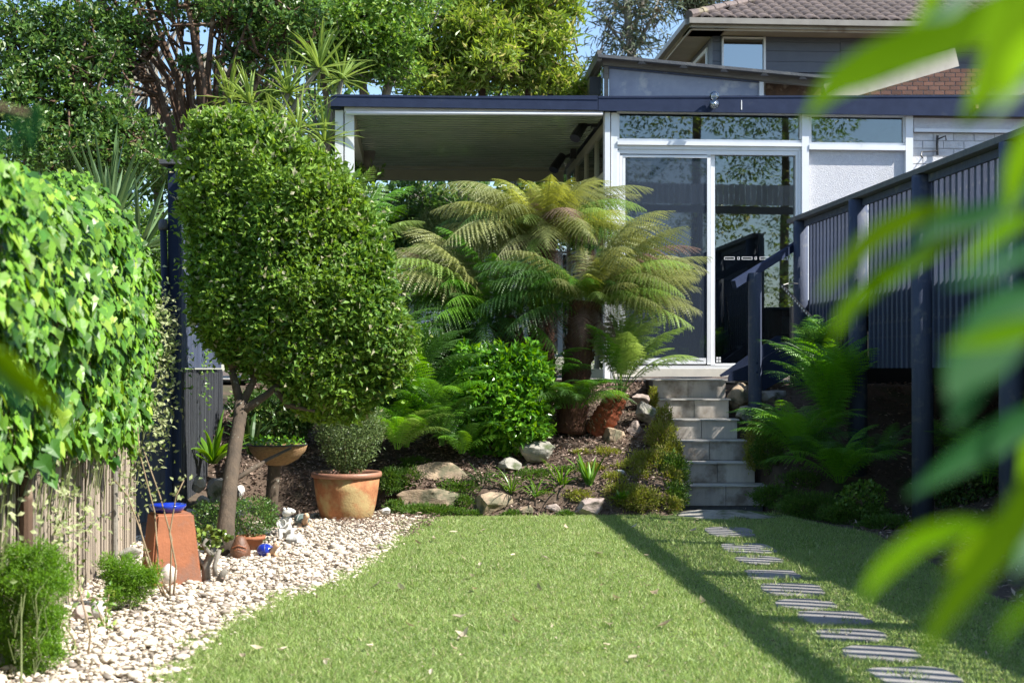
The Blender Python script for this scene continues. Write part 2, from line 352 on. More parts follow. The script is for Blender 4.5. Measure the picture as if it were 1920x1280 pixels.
    def build(s, name, mat, parent=None, smooth=False, label=None, cat=None, group=None, kind=None, keep=False):
        V = np.vstack(s.V)
        org = ORG.get(parent.name, np.zeros(3)) if parent else (np.zeros(3) if keep else A3(*((V.min(0) + V.max(0))[:2] / 2), V[:, 2].min()))
        by = {}
        for f in s.F: by.setdefault(f.shape[1], []).append(f)
        me = mesh_np(name, V - org, [np.vstack(v) for v in by.values()], mat, smooth)
        o = bpy.data.objects.new(name, me); COL.objects.link(o)
        if parent: o.parent = parent
        else: o.location = Vector(org)
        ORG[o.name] = org
        return tag(o, label, cat, group, kind)

LEAF2 = (A3([0, 0, 0], [-.5, .42, .10], [0, 1, -.08], [.5, .42, .10]), [[0, 3, 2], [0, 2, 1]])
LEAF4 = (A3([0, 0, 0], [-.5, .4, .10], [0, .5, 0], [.5, .4, .10], [0, 1, -.14]), [[0, 2, 1], [0, 3, 2], [1, 2, 4], [2, 3, 4]])
IVYL = (A3([0, 0.15, 0], [-.30, -.05, .03], [-.55, .22, .05], [-.36, .45, .04], [-.30, .62, .02], [0, 1.05, -.10],
           [.30, .62, .02], [.36, .45, .04], [.55, .22, .05], [.30, -.05, .03], [0, .5, -.03]),
        [[10, i + 1, i] for i in range(1, 9)] + [[10, 1, 0], [10, 0, 9]])
NEEDLE = (A3([-.5, 0, 0], [.5, 0, 0], [0, 1, 0]), [[0, 1, 2]])
BLADE = (A3([-.5, 0, 0], [.5, 0, 0], [.38, .55, .05], [-.38, .55, .05], [0, 1, -.12]), [[0, 1, 2], [0, 2, 3], [3, 2, 4]])
def leaves(mb, p, d, n, L, W, T=LEAF2):
    t, f = T; t = np.asarray(t).reshape(-1, 3)
    p = np.asarray(p, float); N = len(p); L = np.broadcast_to(L, (N,)).astype(float); W = np.broadcast_to(W, (N,)).astype(float)
    d = nrm(d); s_ = nrm(np.cross(d, n)); n2 = np.cross(s_, d)
    V = p[:, None] + (t[None, :, 0:1] * W[:, None, None]) * s_[:, None] + (t[None, :, 1:2] * L[:, None, None]) * d[:, None] + (t[None, :, 2:3] * L[:, None, None]) * n2[:, None]
    f = np.array(f); k = len(t)
    Fa = (f[None] + (np.arange(N) * k)[:, None, None]).reshape(-1, f.shape[1])
    mb.add(V.reshape(-1, 3), Fa)
def rdir(N): return nrm(RNG.normal(size=(N, 3)))
def vnoise(p, s, seed=0):
    """cheap smooth noise in -1..1"""
    p = np.asarray(p) * s + seed * 3.17
    return (np.sin(p[..., 0] * 1.7 + 1.3 * np.sin(p[..., 1] * 1.1 + 2)) + np.sin(p[..., 1] * 2.1 + 1.1 * np.sin(p[..., 2] * 1.6 + 1)) + np.sin(p[..., 2] * 1.9 + 1.2 * np.sin(p[..., 0] * 1.3))) / 3
def inpoly(pts, poly):
    x, y = pts[:, 0], pts[:, 1]; r = np.zeros(len(pts), bool); n = len(poly)
    for i in range(n):
        x1, y1 = poly[i]; x2, y2 = poly[(i + 1) % n]
        c = ((y1 > y) != (y2 > y)) & (x < (x2 - x1) * (y - y1) / (y2 - y1 + 1e-12) + x1)
        r ^= c
    return r
def smooth(a, b, x):
    t = np.clip((x - a) / (b - a), 0, 1); return t * t * (3 - 2 * t)
# ------------------------------------------------------------------ the ground
TH = math.atan2(184.0, F)                    # the house is turned a little away from the camera axis
U = A3(math.cos(TH), math.sin(TH), 0); Vv = A3(-math.sin(TH), math.cos(TH), 0); ZZ = A3(0, 0, 1)
HO = A3(0, 15.352, 0)
def H(u, v, z): return HO + U * u + Vv * v + ZZ * z
def hd(x, v=0.0):                             # depth of photo column x on the house plane v
    return (15.352 + v / math.cos(TH)) / (1 - math.tan(TH) * (x - 960) / F)
def hu(x, v=0.0):
    d = hd(x, v); X = (x - 960) * d / F
    return X / math.cos(TH) + v * math.tan(TH)
def hz(x, y, v=0.0): return EYE + (HOR - y) * hd(x, v) / F
PATIO = 1.14
def hbox(mb, u0, u1, v0, v1, z0, z1):
    V = [H(u, v, z) for u in (u0, u1) for v in (v0, v1) for z in (z0, z1)]
    mb.add(V, [[0, 1, 3, 2], [4, 6, 7, 5], [0, 4, 5, 1], [2, 3, 7, 6], [0, 2, 6, 4], [1, 5, 7, 3]])
def pxbox(mb, x0, y0, x1, y1, v0, v1):        # photo rectangle on plane v0, with depth to v1
    xm = (x0 + x1) / 2
    hbox(mb, hu(x0, v0), hu(x1, v0), v0, v1, hz(xm, y1, v0), hz(xm, y0, v0))

STEPS = [(1278, 1437, 1361), (1271, 1419, 1345), (1259, 1403, 1330.6), (1244, 1386, 1315.6), (1226, 1370, 1301.5), (1221, 1364, 1290)]
def stepx(k, x): return (x - 960) * (12.9 + .26 * k) / F
def gz(X, Y):
    X = np.asarray(X, float); Y = np.asarray(Y, float)
    y0 = np.where(X < -0.9, 12.35, np.where(X > 2.2, 12.3, 12.05))
    t = Y - y0
    z = .30 * smooth(0, .3, t) + np.clip((t - .3) / (14.5 - y0 - .3), 0, 1) * .80
    # left side bed along the fence is a bit higher, towards the retaining wall
    z = z + .25 * smooth(-1.9, -2.7, X) * smooth(10.2, 11.5, Y) * (1 - smooth(13, 14.5, Y))
    # below the deck the bank climbs to the right
    r = smooth(2.9, 6.5, X) * 1.0 * smooth(3, 6, Y)
    z = np.maximum(z, r * (1 - smooth(14, 15, Y)) + z * smooth(14, 15, Y))
    c = np.array([X * 0, X * 0, X * 0 + Y])
    z = z + 0.02 * np.sin(X * 5 + 1) * np.sin(Y * 4.3) * smooth(12.0, 12.6, Y)
    z = np.where((X > 1.36) & (X < 2.3) & (Y > 11.9) & (Y <= 12.8), 0.0, z)
    inst = (X > stepx(0, 1278) * 0 + 1.36) & (X < 2.3) & (Y > 12.8) & (Y < 15.2)
    ks = np.floor((Y - 12.9) / .26)
    z = np.where(inst, np.minimum(z, .19 * np.clip(ks, 0, 6) - .1), z)
    return z - 0.03
xs = np.concatenate([np.linspace(-60, -6, 12), np.arange(-5.9, 6.5, .07), np.linspace(6.6, 60, 14)])
ys = np.concatenate([np.linspace(-60, 3.5, 14), np.arange(3.6, 12, .2), np.arange(12, 15.4, .07), np.linspace(15.5, 120, 26)])
gx, gy = np.meshgrid(xs, ys, indexing='ij')
zz = gz(gx, gy)
nx, ny = gx.shape
i = np.arange(nx - 1)[:, None] * ny; j = np.arange(ny - 1)[None]
Q = np.stack([i + j, i + ny + j, i + ny + j + 1, i + j + 1], -1).reshape(-1, 4)
mb = MB().add(np.stack([gx, gy, zz], -1).reshape(-1, 3), Q)
mb.build('ground', 'soil', smooth=True, kind='structure', keep=True)

# lawn outline: pebble edge on the left, rockery behind, mulch on the right
edge_px = [(240, 1400), (310, 1280), (360, 1215), (430, 1170), (520, 1125), (620, 1095), (700, 1050), (748, 1010), (770, 978)]
edgeL = [tuple(G(x, y)[:2]) for x, y in edge_px]
lawn_poly = [(-1.6, 3.0)] + edgeL + [(-.6, 12.0), (.2, 12.05), (1.0, 12.1), (1.6, 12.35), (2.1, 12.5), (2.3, 12.2), (2.45, 11.5), (2.72, 10.7), (2.68, 9.0), (2.62, 7.9), (2.7, 6.5), (2.8, 3.0)]
def sheet(name, poly, z, mat, kind='structure', thick=0.0):
    V = [(x, y, z) for x, y in poly]
    me = bpy.data.meshes.new(name); bm = bmesh.new()
    f = bm.faces.new([bm.verts.new(v) for v in V])
    if f.normal.z < 0: f.normal_flip()
    bmesh.ops.triangulate(bm, faces=[f]); bm.normal_update()
    for ff in bm.faces:
        if ff.normal.z < 0: ff.normal_flip()
    bm.to_mesh(me); bm.free(); me.materials.append(MATS[mat])
    o = bpy.data.objects.new(name, me); COL.objects.link(o); ORG[o.name] = np.zeros(3)
    return tag(o, kind=kind)
sheet('lawn', lawn_poly, 0.0, 'lawn_base')
peb_poly = [(-1.6, 3.0)] + edgeL + [(-.62, 12.0), (-.75, 12.25), (-1.6, 12.2), (-2.1, 11.4), (-2.6, 11.2), (-2.75, 10.5), (-2.3, 6.0), (-2.1, 3.0)]
sheet('pebble_bed', [(x, y) for x, y in peb_poly], -0.006, 'sand_base')
PATY = 14.75
sheet('patio', [(-4.2, PATY - .1), (1.37, PATY), (1.37, 22), (-4.2, 22)], PATIO - 0.002, 'paving')

# stepping stones set in the lawn
ss = []   # (x0,x1,y,depth length) from the photo
stone_rows = [(1325, 1412, 986, 1007), (1357, 1447, 1017, 1038), (1380, 1468, 1045, 1059.5), (1399, 1497, 1072, 1086.5), (1432, 1540, 1097.5, 1117), (1456, 1563, 1127, 1144),
              (1502, 1625, 1150, 1172), (1532, 1659, 1184, 1203), (1586, 1720, 1216, 1240), (1641, 1790, 1257, 1287), (1700, 1880, 1305, 1345)]
stones_world = []
words_st = ['farthest stepping stone just below the stone slab', 'second stepping stone from the slab, rounded at its right end', 'third stepping stone from the slab, small and crossed by thin shadows',
            'fourth stepping stone from the slab with grass creeping over its near edge', 'fifth stepping stone from the slab, half in slat shadow', 'sixth stepping stone from the slab, narrow and pale',
            'seventh stepping stone from the slab, in the middle of the lower path', 'third stepping stone from the bottom of the picture', 'second to last full stepping stone at the lower edge, wide and grey',
            'nearest stepping stone in full view, at the bottom edge of the lawn', 'stepping stone cut by the bottom of the picture']
for k, (x0, x1, ya, yb) in enumerate(stone_rows):
    da, db = EYE * F / (ya - HOR), EYE * F / (yb - HOR)
    if k < 2: da = db + (da - db) * .75
    dm = (da + db) / 2; cx = ((x0 + x1) / 2 - 960) * dm / F; hw = (x1 - x0) / 2 * dm / F; hl = (da - db) / 2 + .015
    N = 36; ang = np.arange(N) * 2 * math.pi / N
    e = .42
    c_, s_ = np.cos(ang), np.sin(ang)
    ex_ = 4.0 + 2.0 * math.sin(k * 2.3); rr = 1 / (np.abs(c_) ** ex_ + np.abs(s_) ** ex_) ** (1 / ex_)
    wob = 1 + .05 * np.sin(ang * 2 + k * 1.7) + .035 * np.sin(ang * 3 + k * 2.9) + .02 * np.sin(ang * 7 + k) + .012 * np.sin(ang * 11 + 2 * k)
    px_, py_ = cx + hw * rr * c_ * wob, dm + hl * rr * s_ * (2 - wob)
    top = np.stack([px_, py_, np.full(N, .014)], -1); mid = top.copy(); mid[:, :2] = mid[:, :2] + nrm(mid[:, :2] - A3(cx, dm)) * .008; mid[:, 2] = .004
    bot = mid.copy(); bot[:, 2] = -.04
    ctr = A3([cx, dm, .016])
    mb = MB(); V = np.vstack([top, mid, bot, ctr]); a = np.arange(N); b = (a + 1) % N
    mb.add(V, np.stack([a, a + N, b + N, b], -1)[:, ::-1], np.stack([a + N, a + 2 * N, b + 2 * N, b + N], -1)[:, ::-1], np.stack([a, b, 0 * a + 3 * N], -1))
    mb.build('stepping_stone', 'stepping', label=words_st[k], cat='stepping stone', group='stepping stones across the lawn')
    stones_world.append(np.stack([px_, py_], -1))
# rough slab at the foot of the stairs
def rock(name, c, r, mat, label, cat='rock', group=None, seed=0, flat=0.6, yaw=0.0, cuts=5, sub=4, parent=None, amp=.12):
    bm = bmesh.new(); bmesh.ops.create_icosphere(bm, subdivisions=sub, radius=1)
    rs = np.random.default_rng(seed + 100)
    V = np.array([v.co for v in bm.verts]); 
    for _ in range(cuts + 5):
        n = nrm(rs.normal(size=3)); d0 = rs.uniform(.48, .8)
        h = V @ n; V = V - np.clip(h - d0, 0, None)[:, None] * n * .95
    V = V * (1 + amp * vnoise(V, 2.2, seed)[:, None] + .05 * vnoise(V, 6, seed + 3)[:, None] + .02 * vnoise(V, 14, seed + 5)[:, None])
    for v, q in zip(bm.verts, V): v.co = q * np.array(r)
    me = bpy.data.meshes.new(name); bm.to_mesh(me); bm.free()
    me.polygons.foreach_set('use_smooth', np.ones(len(me.polygons), bool)); me.materials.append(MATS[mat])
    try: me.set_sharp_from_angle(angle=math.radians(18))
    except Exception: pass
    o = addobj(name, me, parent, c, Matrix.Rotation(yaw, 3, 'Z'))
    if parent is None: tag(o, label, cat, group)
    return o
slab = rock('stone_slab', A3(1.72, 12.18, -.03), (.62, .5, .085), 'greystone', 'rough flat sandstone slab at the foot of the tiled steps', 'stone slab', seed=5, cuts=2, amp=.06)

# ------------------------------------------------------------------ tiled garden stairs
st = thing('garden_stairs', 'grey tiled garden stairs with six steps leading up to the glass door', 'stairs', (1.72, 12.9, 0))
riser_y = 0
body = MB(); joints = MB()
for k, (x0, x1, xj) in enumerate(STEPS):
    d = 12.9 + .26 * k; z0 = .19 * k; z1 = z0 + .19
    a, b, j = [stepx(k, v) for v in (x0, x1, xj)]
    body.box((a + .03, d + .012, -.15), (b - .03, d + .30 if k < 5 else 15.15, z1 - .014))
    for p0, p1 in ((a + .02, j - .0025), (j + .0025, b - .02)):
        MB().box((p0, d, z0 + .004), (p1, d + .011, z1 - .016)).build('riser_tile', 'concrete_tile', st)
    dep = .26 if k < 5 else .95
    for p0, p1 in ((a, j - .002), (j + .002, b)):
        MB().box((p0, d - .018, z1 - .0135), (p1, d + dep + (-.005 if k < 5 else 0), z1)).build('tread_tile', 'tile_tread', st)
body.build('stair_core', 'grout', st)
# ------------------------------------------------------------------ the garden house
hs = thing('garden_house', 'low white garden house with glass sliding door and navy roof edge', 'house', H(1.5, 0, PATIO))
def part(name, mat, parent, fn, **k):
    m = MB(); fn(m); return m.build(name, mat, parent, **k)
def pb(name, mat, parent, x0, y0, x1, y1, v0, v1, **k):
    m = MB(); pxbox(m, x0, y0, x1, y1, v0, v1); return m.build(name, mat, parent, **k)
FV = -.13                                     # front of the roof edge
zt = hz(1330, 180, FV)
# tapered roof edge in two lengths
def fascia(x0, x1, yb0, yb1):
    u0, u1 = hu(x0, FV), hu(x1, FV); za, zb = hz(x0, 181.5, FV), hz(x1, 179.0, FV); z0, z1 = hz(x0, yb0, FV), hz(x1, yb1, FV)
    m = MB(); m.prism([H(u0, FV, z0), H(u1, FV, z1), H(u1, FV, zb), H(u0, FV, za)], Vv * .03); return m
fascia(1122, 2050, 207.5, 221).build('roof_edge', 'navy_paint', hs)
m = MB()
for x, yb, yt in ((1122, 207.5, 181.5), (2050, 221, 179)): pass
m.prism([H(hu(1122, FV), FV - .006, hz(1122, 184, FV)), H(hu(2050, FV), FV - .006, hz(2050, 181.6, FV)), H(hu(2050, FV), FV - .006, hz(2050, 178, FV)), H(hu(1122, FV), FV - .006, hz(1122, 180.3, FV))], Vv * .05)
m.build('edge_capping', 'navy_paint', hs)
part('roof', 'slate_rail', hs, lambda m: hbox(m, hu(1122), 8.6, FV + .04, 5.5, hz(1330, 200, 0), hz(1330, 186, 0)))
part('soffit_board', 'white_frame', hs, lambda m: hbox(m, hu(1133), 8.6, FV + .035, .0, hz(1330, 211, 0), hz(1330, 206.5, 0)))
ZH = hz(1330, 213, 0)
# frames
ZP = PATIO - .02
def fr(name, x0, y0, x1, y1, v0=-.02, v1=.08, mat='white_frame', parent=hs): return pb(name, mat, parent, x0, y0, x1, y1, v0, v1)
m = MB(); hbox(m, hu(1133), hu(1143), -.05, .1, ZP, ZH - .01); hbox(m, hu(1145), hu(1157), -.035, .1, ZP, ZH - .01); m.build('corner_post', 'white_frame', hs)
def window(name, x0, x1, y0, y1, glass, sill=None):
    wf = MB(); t = 4.5
    for a in ((x0, y0, x1, y0 + t), (x0, y1 - t, x1, y1), ): pxbox(wf, *a, -.012, .05)
    for a in ((x0, y0 + t, x0 + t, y1 - t), (x1 - t, y0 + t, x1, y1 - t)): pxbox(wf, *a, -.012, .05)
    w_ = thing_part(name, wf, 'white_frame', hs)
    m = MB(); pxbox(m, x0 + t, y0 + t, x1 - t, y1 - t, .012, .018); m.build('pane', glass, w_)
    return w_
def thing_part(name, mb_, mat, parent): return mb_.build(name, mat, parent)
window('window', 1157, 1504, 210, 266, 'glass')
fr('mullion', 1504, 214, 1517, 700, -.045, .1)
window('window', 1517, 1698, 215, 272, 'glass')
fr('window_sill', 1158, 266, 1503.5, 273, -.05, .06); fr('window_sill', 1517.5, 272, 1698, 281, -.055, .06)
fr('mullion', 1698.5, 215, 1712, 700, -.045, .1)
# sliding door: stepped frame, fly screen panel on the left, fixed pane on the right
dr = MB()
pxbox(dr, 1156, 274, 1503, 281, -.02, .10); pxbox(dr, 1160, 281.4, 1500, 290, -.008, .10)
for a in ((1156, 281.5, 1162, 688), (1497.5, 281.5, 1503, 688)): pxbox(dr, *a, -.02, .1)
for a in ((1162.5, 290.5, 1167.5, 688), (1492, 290.5, 1497, 688)): pxbox(dr, *a, -.008, .1)
pxbox(dr, 1156, 685, 1503, 691, -.04, .1)
door = dr.build('sliding_door', 'white_frame', hs)
m = MB()
for a in ((1168, 291, 1331, 295.5), (1168, 671, 1324, 682), (1168, 296, 1172.5, 671), (1326, 289, 1332.5, 683)): pxbox(m, *a, -.004, .03)
m.build('screen_frame', 'white_frame', door)
m = MB()
for a in ((1333, 291, 1340.5, 684), (1341, 681, 1491.5, 684.5)): pxbox(m, *a, .03, .06)
m.build('door_frame', 'white_frame', door)
pb('fly_screen', 'glass_screen', door, 1172.8, 296, 1325.5, 671, .010, .014)
pb('pane', 'glass', door, 1341, 291, 1491.5, 681, .042, .048)
dm_ = MB()
for x0, x1 in ((1358, 1377.5), (1382.5, 1387), (1391, 1410.5), (1415, 1419), (1424.5, 1444), (1448, 1452), (1457, 1477)):
    t = .9; ya, yb = 481.5, 486.8
    for a in ((x0, ya, x1, ya + t), (x0, yb - t, x1, yb), (x0, ya + t, x0 + t, yb - t), (x1 - t, ya + t, x1, yb - t)): pxbox(dm_, *a, .0395, .0405)
dm_.build('safety_strip', 'decal_white', door)
m = MB()
for x, y, a, b in ((1343, 669, 4, 4), (1348.5, 669, 3, 4), (1343, 674.5, 4, 4), (1348.5, 674.5, 3, 4)): pxbox(m, x, y, x + a, y + b, .0395, .0405)
m.build('maker_mark', 'decal_white', door)
pb('door_sill', 'cream_render', hs, 1150, 691, 1504, 706, -.05, .2)
m = MB(); hbox(m, hu(1504), hu(1712), -.04, .2, ZP - .6, hz(1600, 700, 0)); m.build('sill_wall', 'dark_wall', hs)
pb('stucco_panel', 'stucco', hs, 1517.5, 281.5, 1698, 700, .005, .09)
# painted brick wall to the right, brick by brick where it shows
bw = MB(); hbox(bw, hu(1712.5), 8.6, .03, .22, ZP - .3, hz(1800, 247, 0)); wall = bw.build('brick_wall', 'mortar', hs)
part('fibro_strip', 'stucco', hs, lambda m: hbox(m, hu(1712.5), 8.6, -.01, .1, hz(1800, 245, 0) + .002, ZH - .02))
part('cover_strip', 'white_frame', hs, lambda m: hbox(m, hu(1712.5), 8.6, -.035, -.011, hz(1800, 249, 0), hz(1800, 243, 0)))
bl, bh = .232, .086
zb0 = hz(1800, 250, 0) + .0
for r in range(17):
    z1 = zb0 - r * bh
    for c in range(-1, 9):
        u0 = hu(1712.5) + .004 + c * bl + (bl / 2 if r % 2 else 0); u1 = u0 + bl - .009
        u0 = max(u0, hu(1712.5) + .004)
        if u1 - u0 < .04: continue
        if u0 > hu(1712.5) + (1.95 - 0 * r): continue
        j = random.uniform(-.003, .003)
        m = MB(); hbox(m, u0, u1, .022 + j, .06, z1 - bh + .009, z1); m.build('brick', 'white_brick', wall)
# roof tail bits seen above: none. Inner room
rm = MB(); v1 = 4.2; z0, z1 = hz(1330, 686, 0), ZH
ua, ub = hu(1160), hu(1712)
def quad(m, a, b, c, d): m.add([a, b, c, d], [[0, 1, 2, 3]])
quad(rm, H(ua, v1, z0), H(ub, v1, z0), H(ub, v1, z1), H(ua, v1, z1)); quad(rm, H(ub, .12, z0), H(ub, v1, z0), H(ub, v1, z1), H(ub, .12, z1))
quad(rm, H(ua, .12, z1), H(ub, .12, z1), H(ub, v1, z1), H(ua, v1, z1)); quad(rm, H(ua, v1, z0), H(ub, v1, z0), H(ub, .12, z0), H(ua, .12, z0))
quad(rm, H(ua, 2.2, z0), H(ua, v1, z0), H(ua, v1, z1), H(ua, 2.2, z1))
rm.build('room', 'room_wall', hs)
# inside the room
def vpx(m, x0, y0, x1, y1, v0, v1): pxbox(m, x0, y0, x1, y1, v0, v1)
m = MB(); pxbox(m, 1424, 402, 1500, 670, 3.9, 3.96); m.build('curtain', 'pale_curtain', label='pale green curtain hanging inside the glass door', cat='curtain')
m = MB(); hbox(m, hu(1439, 3.2), hu(1465, 3.2), 3.2, 3.5, z0 + .002, hz(1452, 555, 3.2)); sp = m.build('floor_speaker', 'black_plastic', label='tall black floor speaker standing inside behind the glass door', cat='speaker')
m = MB()
u0, u1 = hu(1345, 2.2), hu(1400, 2.2); zt_ = hz(1372, 524, 2.2)
sf = thing('sofa', 'dim grey sofa standing inside behind the sliding door', 'sofa', H((u0 + u1) / 2, 2.4, z0 + .002))
part('backrest', 'sofa_cloth', sf, lambda m: hbox(m, u0, u1, 2.2, 2.42, z0 + .06, zt_))
part('seat', 'sofa_cloth', sf, lambda m: hbox(m, u0, u1, 2.423, 3.1, z0 + .06, z0 + .42))
part('armrest', 'sofa_cloth', sf, lambda m: hbox(m, u0 - .2, u0 - .003, 2.2, 3.1, z0 + .06, z0 + .6))
part('leg', 'black_plastic', sf, lambda m: [hbox(m, a, a + .05, b, b + .05, z0 + .002, z0 + .06) for a in (u0, u1 - .05) for b in (2.25, 3.0)])
u0 = hu(1455, 1.9)
ac = thing('armchair', 'dark rounded armchair inside near the right door frame', 'armchair', H(u0 + .2, 2.1, z0 + .002))
m = MB(); m.tube([H(u0, 2.0, z0 + .1), H(u0, 2.0, hz(1470, 578, 1.9)), H(u0 + .1, 2.0, hz(1470, 576, 1.9)), H(u0 + .45, 2.0, hz(1470, 578, 1.9))], [.1, .1, .11, .1], 10); m.build('backrest', 'sofa_cloth', ac)
part('seat', 'sofa_cloth', ac, lambda m: hbox(m, u0 - .08, u0 + .5, 1.9, 2.4, z0 + .002, z0 + .4))
# globe lamp on the roof edge
lm = thing('wall_lamp', 'clear glass globe lamp fixed to the navy roof edge', 'lamp', H(hu(1336, FV), FV - .06, hz(1336, 207, FV)))
c = H(hu(1336, FV), FV - .085, hz(1336, 198, FV))
MB().ball(c, (.058, .058, .052), 16).build('glass_base', 'lamp_glass', lm, smooth=True)
MB().ball(c + A3(0, 0, .083), (.052, .052, .055), 16).build('globe', 'lamp_glass', lm, smooth=True)
MB().ball(c + A3(0, 0, .0), (.03, .03, .03), 10).build('bulb_holder', 'chrome', lm, smooth=True)
MB().tube([c, c + Vv * .08], .03, 10).build('bracket', 'chrome', lm)
m = MB(); pxbox(m, 1389.6, 188, 1391.4, 206, FV - .004, FV - .001); m.build('scratch_mark', 'decal_white', hs)
m = MB(); pxbox(m, 1830, 196, 1835, 203, FV - .03, FV - .001); m.build('small_socket', 'beige_ceramic', hs)
# black iron wall hook
hk = thing('wall_hook', 'black iron hook bracket on the white painted brick wall', 'bracket', H(hu(1757), .02, hz(1757, 292)))
hkp = lambda x, y, v: H(hu(x, v), v, hz(x, y, v))
MB().tube([hkp(1758, 254, -.01), hkp(1757, 270, -.01), hkp(1758, 291, -.01)], .014, 6).build('backplate', 'black_plastic', hk)
MB().tube([hkp(1757, 283, -.01), hkp(1745, 284, -.12), hkp(1728, 285, -.24), hkp(1727, 292, -.27), hkp(1730, 296, -.27)], .009, 6).build('arm', 'black_plastic', hk)
MB().tube([hkp(1757, 262, -.01), hkp(1766, 258, -.08), hkp(1773, 255, -.12), hkp(1774, 263, -.13)], .008, 6).build('arm', 'black_plastic', hk)
m = MB(); pxbox(m, 1158.5, 244, 1171, 261, .03, .12); m.build('sensor_box', 'black_plastic', label='small black box in the lower left corner of the long high window', cat='box')

# ------------------------------------------------------------------ pergola
pg = thing('pergola', 'pergola with corrugated roof, white posts and navy roof edge over the patio', 'pergola', H(hu(640), 0, PATIO))
fascia(620, 1121, 199, 206.5).build('roof_edge', 'navy_paint', pg)
m = MB(); hbox(m, hu(621, FV), hu(1121, FV), FV - .006, FV + .04, hz(870, 184, FV), hz(870, 180.3, FV)); m.build('edge_capping', 'navy_paint', pg)
m = MB(); hbox(m, hu(621), hu(640), FV + .04, -.03, hz(640, 207, 0), hz(640, 200, 0)); m.build('edge_return', 'navy_paint', pg)
PB = 4.25
u0p, u1p = hu(646), hu(1132)
u0b = hu(690, PB)
part('front_beam', 'white_frame', pg, lambda m: hbox(m, u0p, hu(1130), -.06, .04, hz(880, 212, -.06), hz(880, 198, -.06)))
part('blind_box', 'white_frame', pg, lambda m: m.tube([H(u0p + .02, -.1, hz(650, 212.5, -.1)), H(hu(1128), -.1, hz(1125, 213, -.1))], .018, 8), smooth=True)
for a, b in ((628.5, 644), (646.5, 664)):
    part('post', 'white_frame', pg, lambda m: hbox(m, hu(a), hu(b), -.03, .07, gz(-1.9, 15.3) - .1, hz(640, 208, 0)))
pg_z = hz(880, 214, 0)
# corrugated sheet
nr = 26; pv = []; 
for k in range(nr):
    v = .05 + (PB - .3) * k / nr; dv = (PB - .3) / nr
    pv += [(v, 0), (v + dv * .3, 0), (v + dv * .36, .045), (v + dv * .66, .045), (v + dv * .75, 0)]
pv.append((.05 + PB - .3, 0))
m = MB(); V = []; 
for u in (hu(664), u1p): V += [H(u, v, pg_z + z) for v, z in pv]
k = len(pv); m.add(V, [[i, i + 1, i + 1 + k, i + k] for i in range(k - 1)]); 
solid('roof_sheet', (0.34, 0.40, 0.30), (0.26, 0.32, 0.24), 3, 0.10, spec=1.0)
m.build('corrugated_roof', 'roof_sheet', pg)
part('roof_top', 'slate_rail', pg, lambda m: hbox(m, hu(622), hu(1121), FV + .04, PB + .1, hz(880, 205, 0) + .0, hz(880, 187, 0)))
part('rear_beam', 'cream_frame', pg, lambda m: hbox(m, u0p, u1p, PB - .12, PB, hz(860, 340, PB), pg_z + .04))
part('rear_flashing', 'cream_frame', pg, lambda m: hbox(m, u0p, u1p, PB - .25, PB - .125, hz(860, 322, PB), pg_z + .05))
part('side_beam', 'cream_frame', pg, lambda m: hbox(m, hu(650), hu(665), .08, PB, pg_z - .16, pg_z + .05))
part('post', 'cream_frame', pg, lambda m: hbox(m, u0b - .12, u0b - .02, PB - .12, PB - .02, 1.0, hz(860, 340, PB)))
# glazed side wall of the house along the patio
sw = MB(); us = hu(1140)
for v0, v1 in ((.1, .2), (1.1, 1.17), (2.1, 2.17), (3.1, 3.17), (4.1, 4.2)): hbox(sw, us, us + .06, v0, v1, PATIO, pg_z)
for z0_, z1_ in ((pg_z - .10, pg_z), (pg_z - .62, pg_z - .55), (PATIO, PATIO + .1), (2.1, 2.15)): hbox(sw, us + .001, us + .059, .2, 4.1, z0_, z1_)
side = sw.build('side_wall_frame', 'cream_frame', hs)
for v0, v1 in ((.2, 1.1), (1.17, 2.1), (2.17, 3.1), (3.17, 4.1)):
    for z0_, z1_ in ((pg_z - .55, pg_z - .1), (PATIO + .1, 2.1), (2.15, pg_z - .62)):
        m = MB(); hbox(m, us + .025, us + .03, v0, v1, z0_, z1_); m.build('pane', 'glass', side)
for q, (x, y, v, s) in enumerate(((1092, 243, .55, 1.0), (1052, 302, 2.3, 1.1))):
    sp = thing('spot_lamp', ['black spot lamp under the front of the pergola roof by the house', 'black spot lamp under the rear of the pergola roof by the house'][q], 'spot lamp', hkp(x, y - 15, v), 'spot lamps under the pergola roof')
    MB().tube([hkp(x - 14, y + 17, v - .1), hkp(x - 12, y + 12, v - .08), hkp(x + 3, y - 10, v)], [.062, .06, .05], 12).build('shade', 'black_plastic', sp)
    MB().tube([hkp(x + 3, y - 6, v), hkp(x + 14, y - 10, v), hkp(x + 22, y - 14, v)], .02, 6).build('arm', 'black_plastic', sp)
    m = MB(); hbox(m, hu(x + 17, v), hu(x + 28, v), v - .05, v + .05, hz(x, y - 4, v), hz(x, y - 22, v)); m.build('mount', 'black_plastic', sp)

# white slatted screen at the back of the patio
sc = thing('slat_screen', 'white vertical slat screen closing the back of the patio', 'screen', H(hu(870, 4.6), 4.6, PATIO))
x = 742
for k in range(16):
    xx = 745 + k * 21.5 + (4 if k % 3 == 0 else 0)
    pb('slat', 'white_frame', sc, xx, 470, xx + (9 if k % 3 else 6), 668, 4.6, 4.64)
for y in (470, 560, 664): pb('rail', 'white_frame', sc, 735, y, 1095, y + 5, 4.641, 4.67)
pb('backing_panel', 'tree_green_glass' if 0 else 'glass_screen', sc, 742, 476, 1090, 660, 4.68, 4.69)
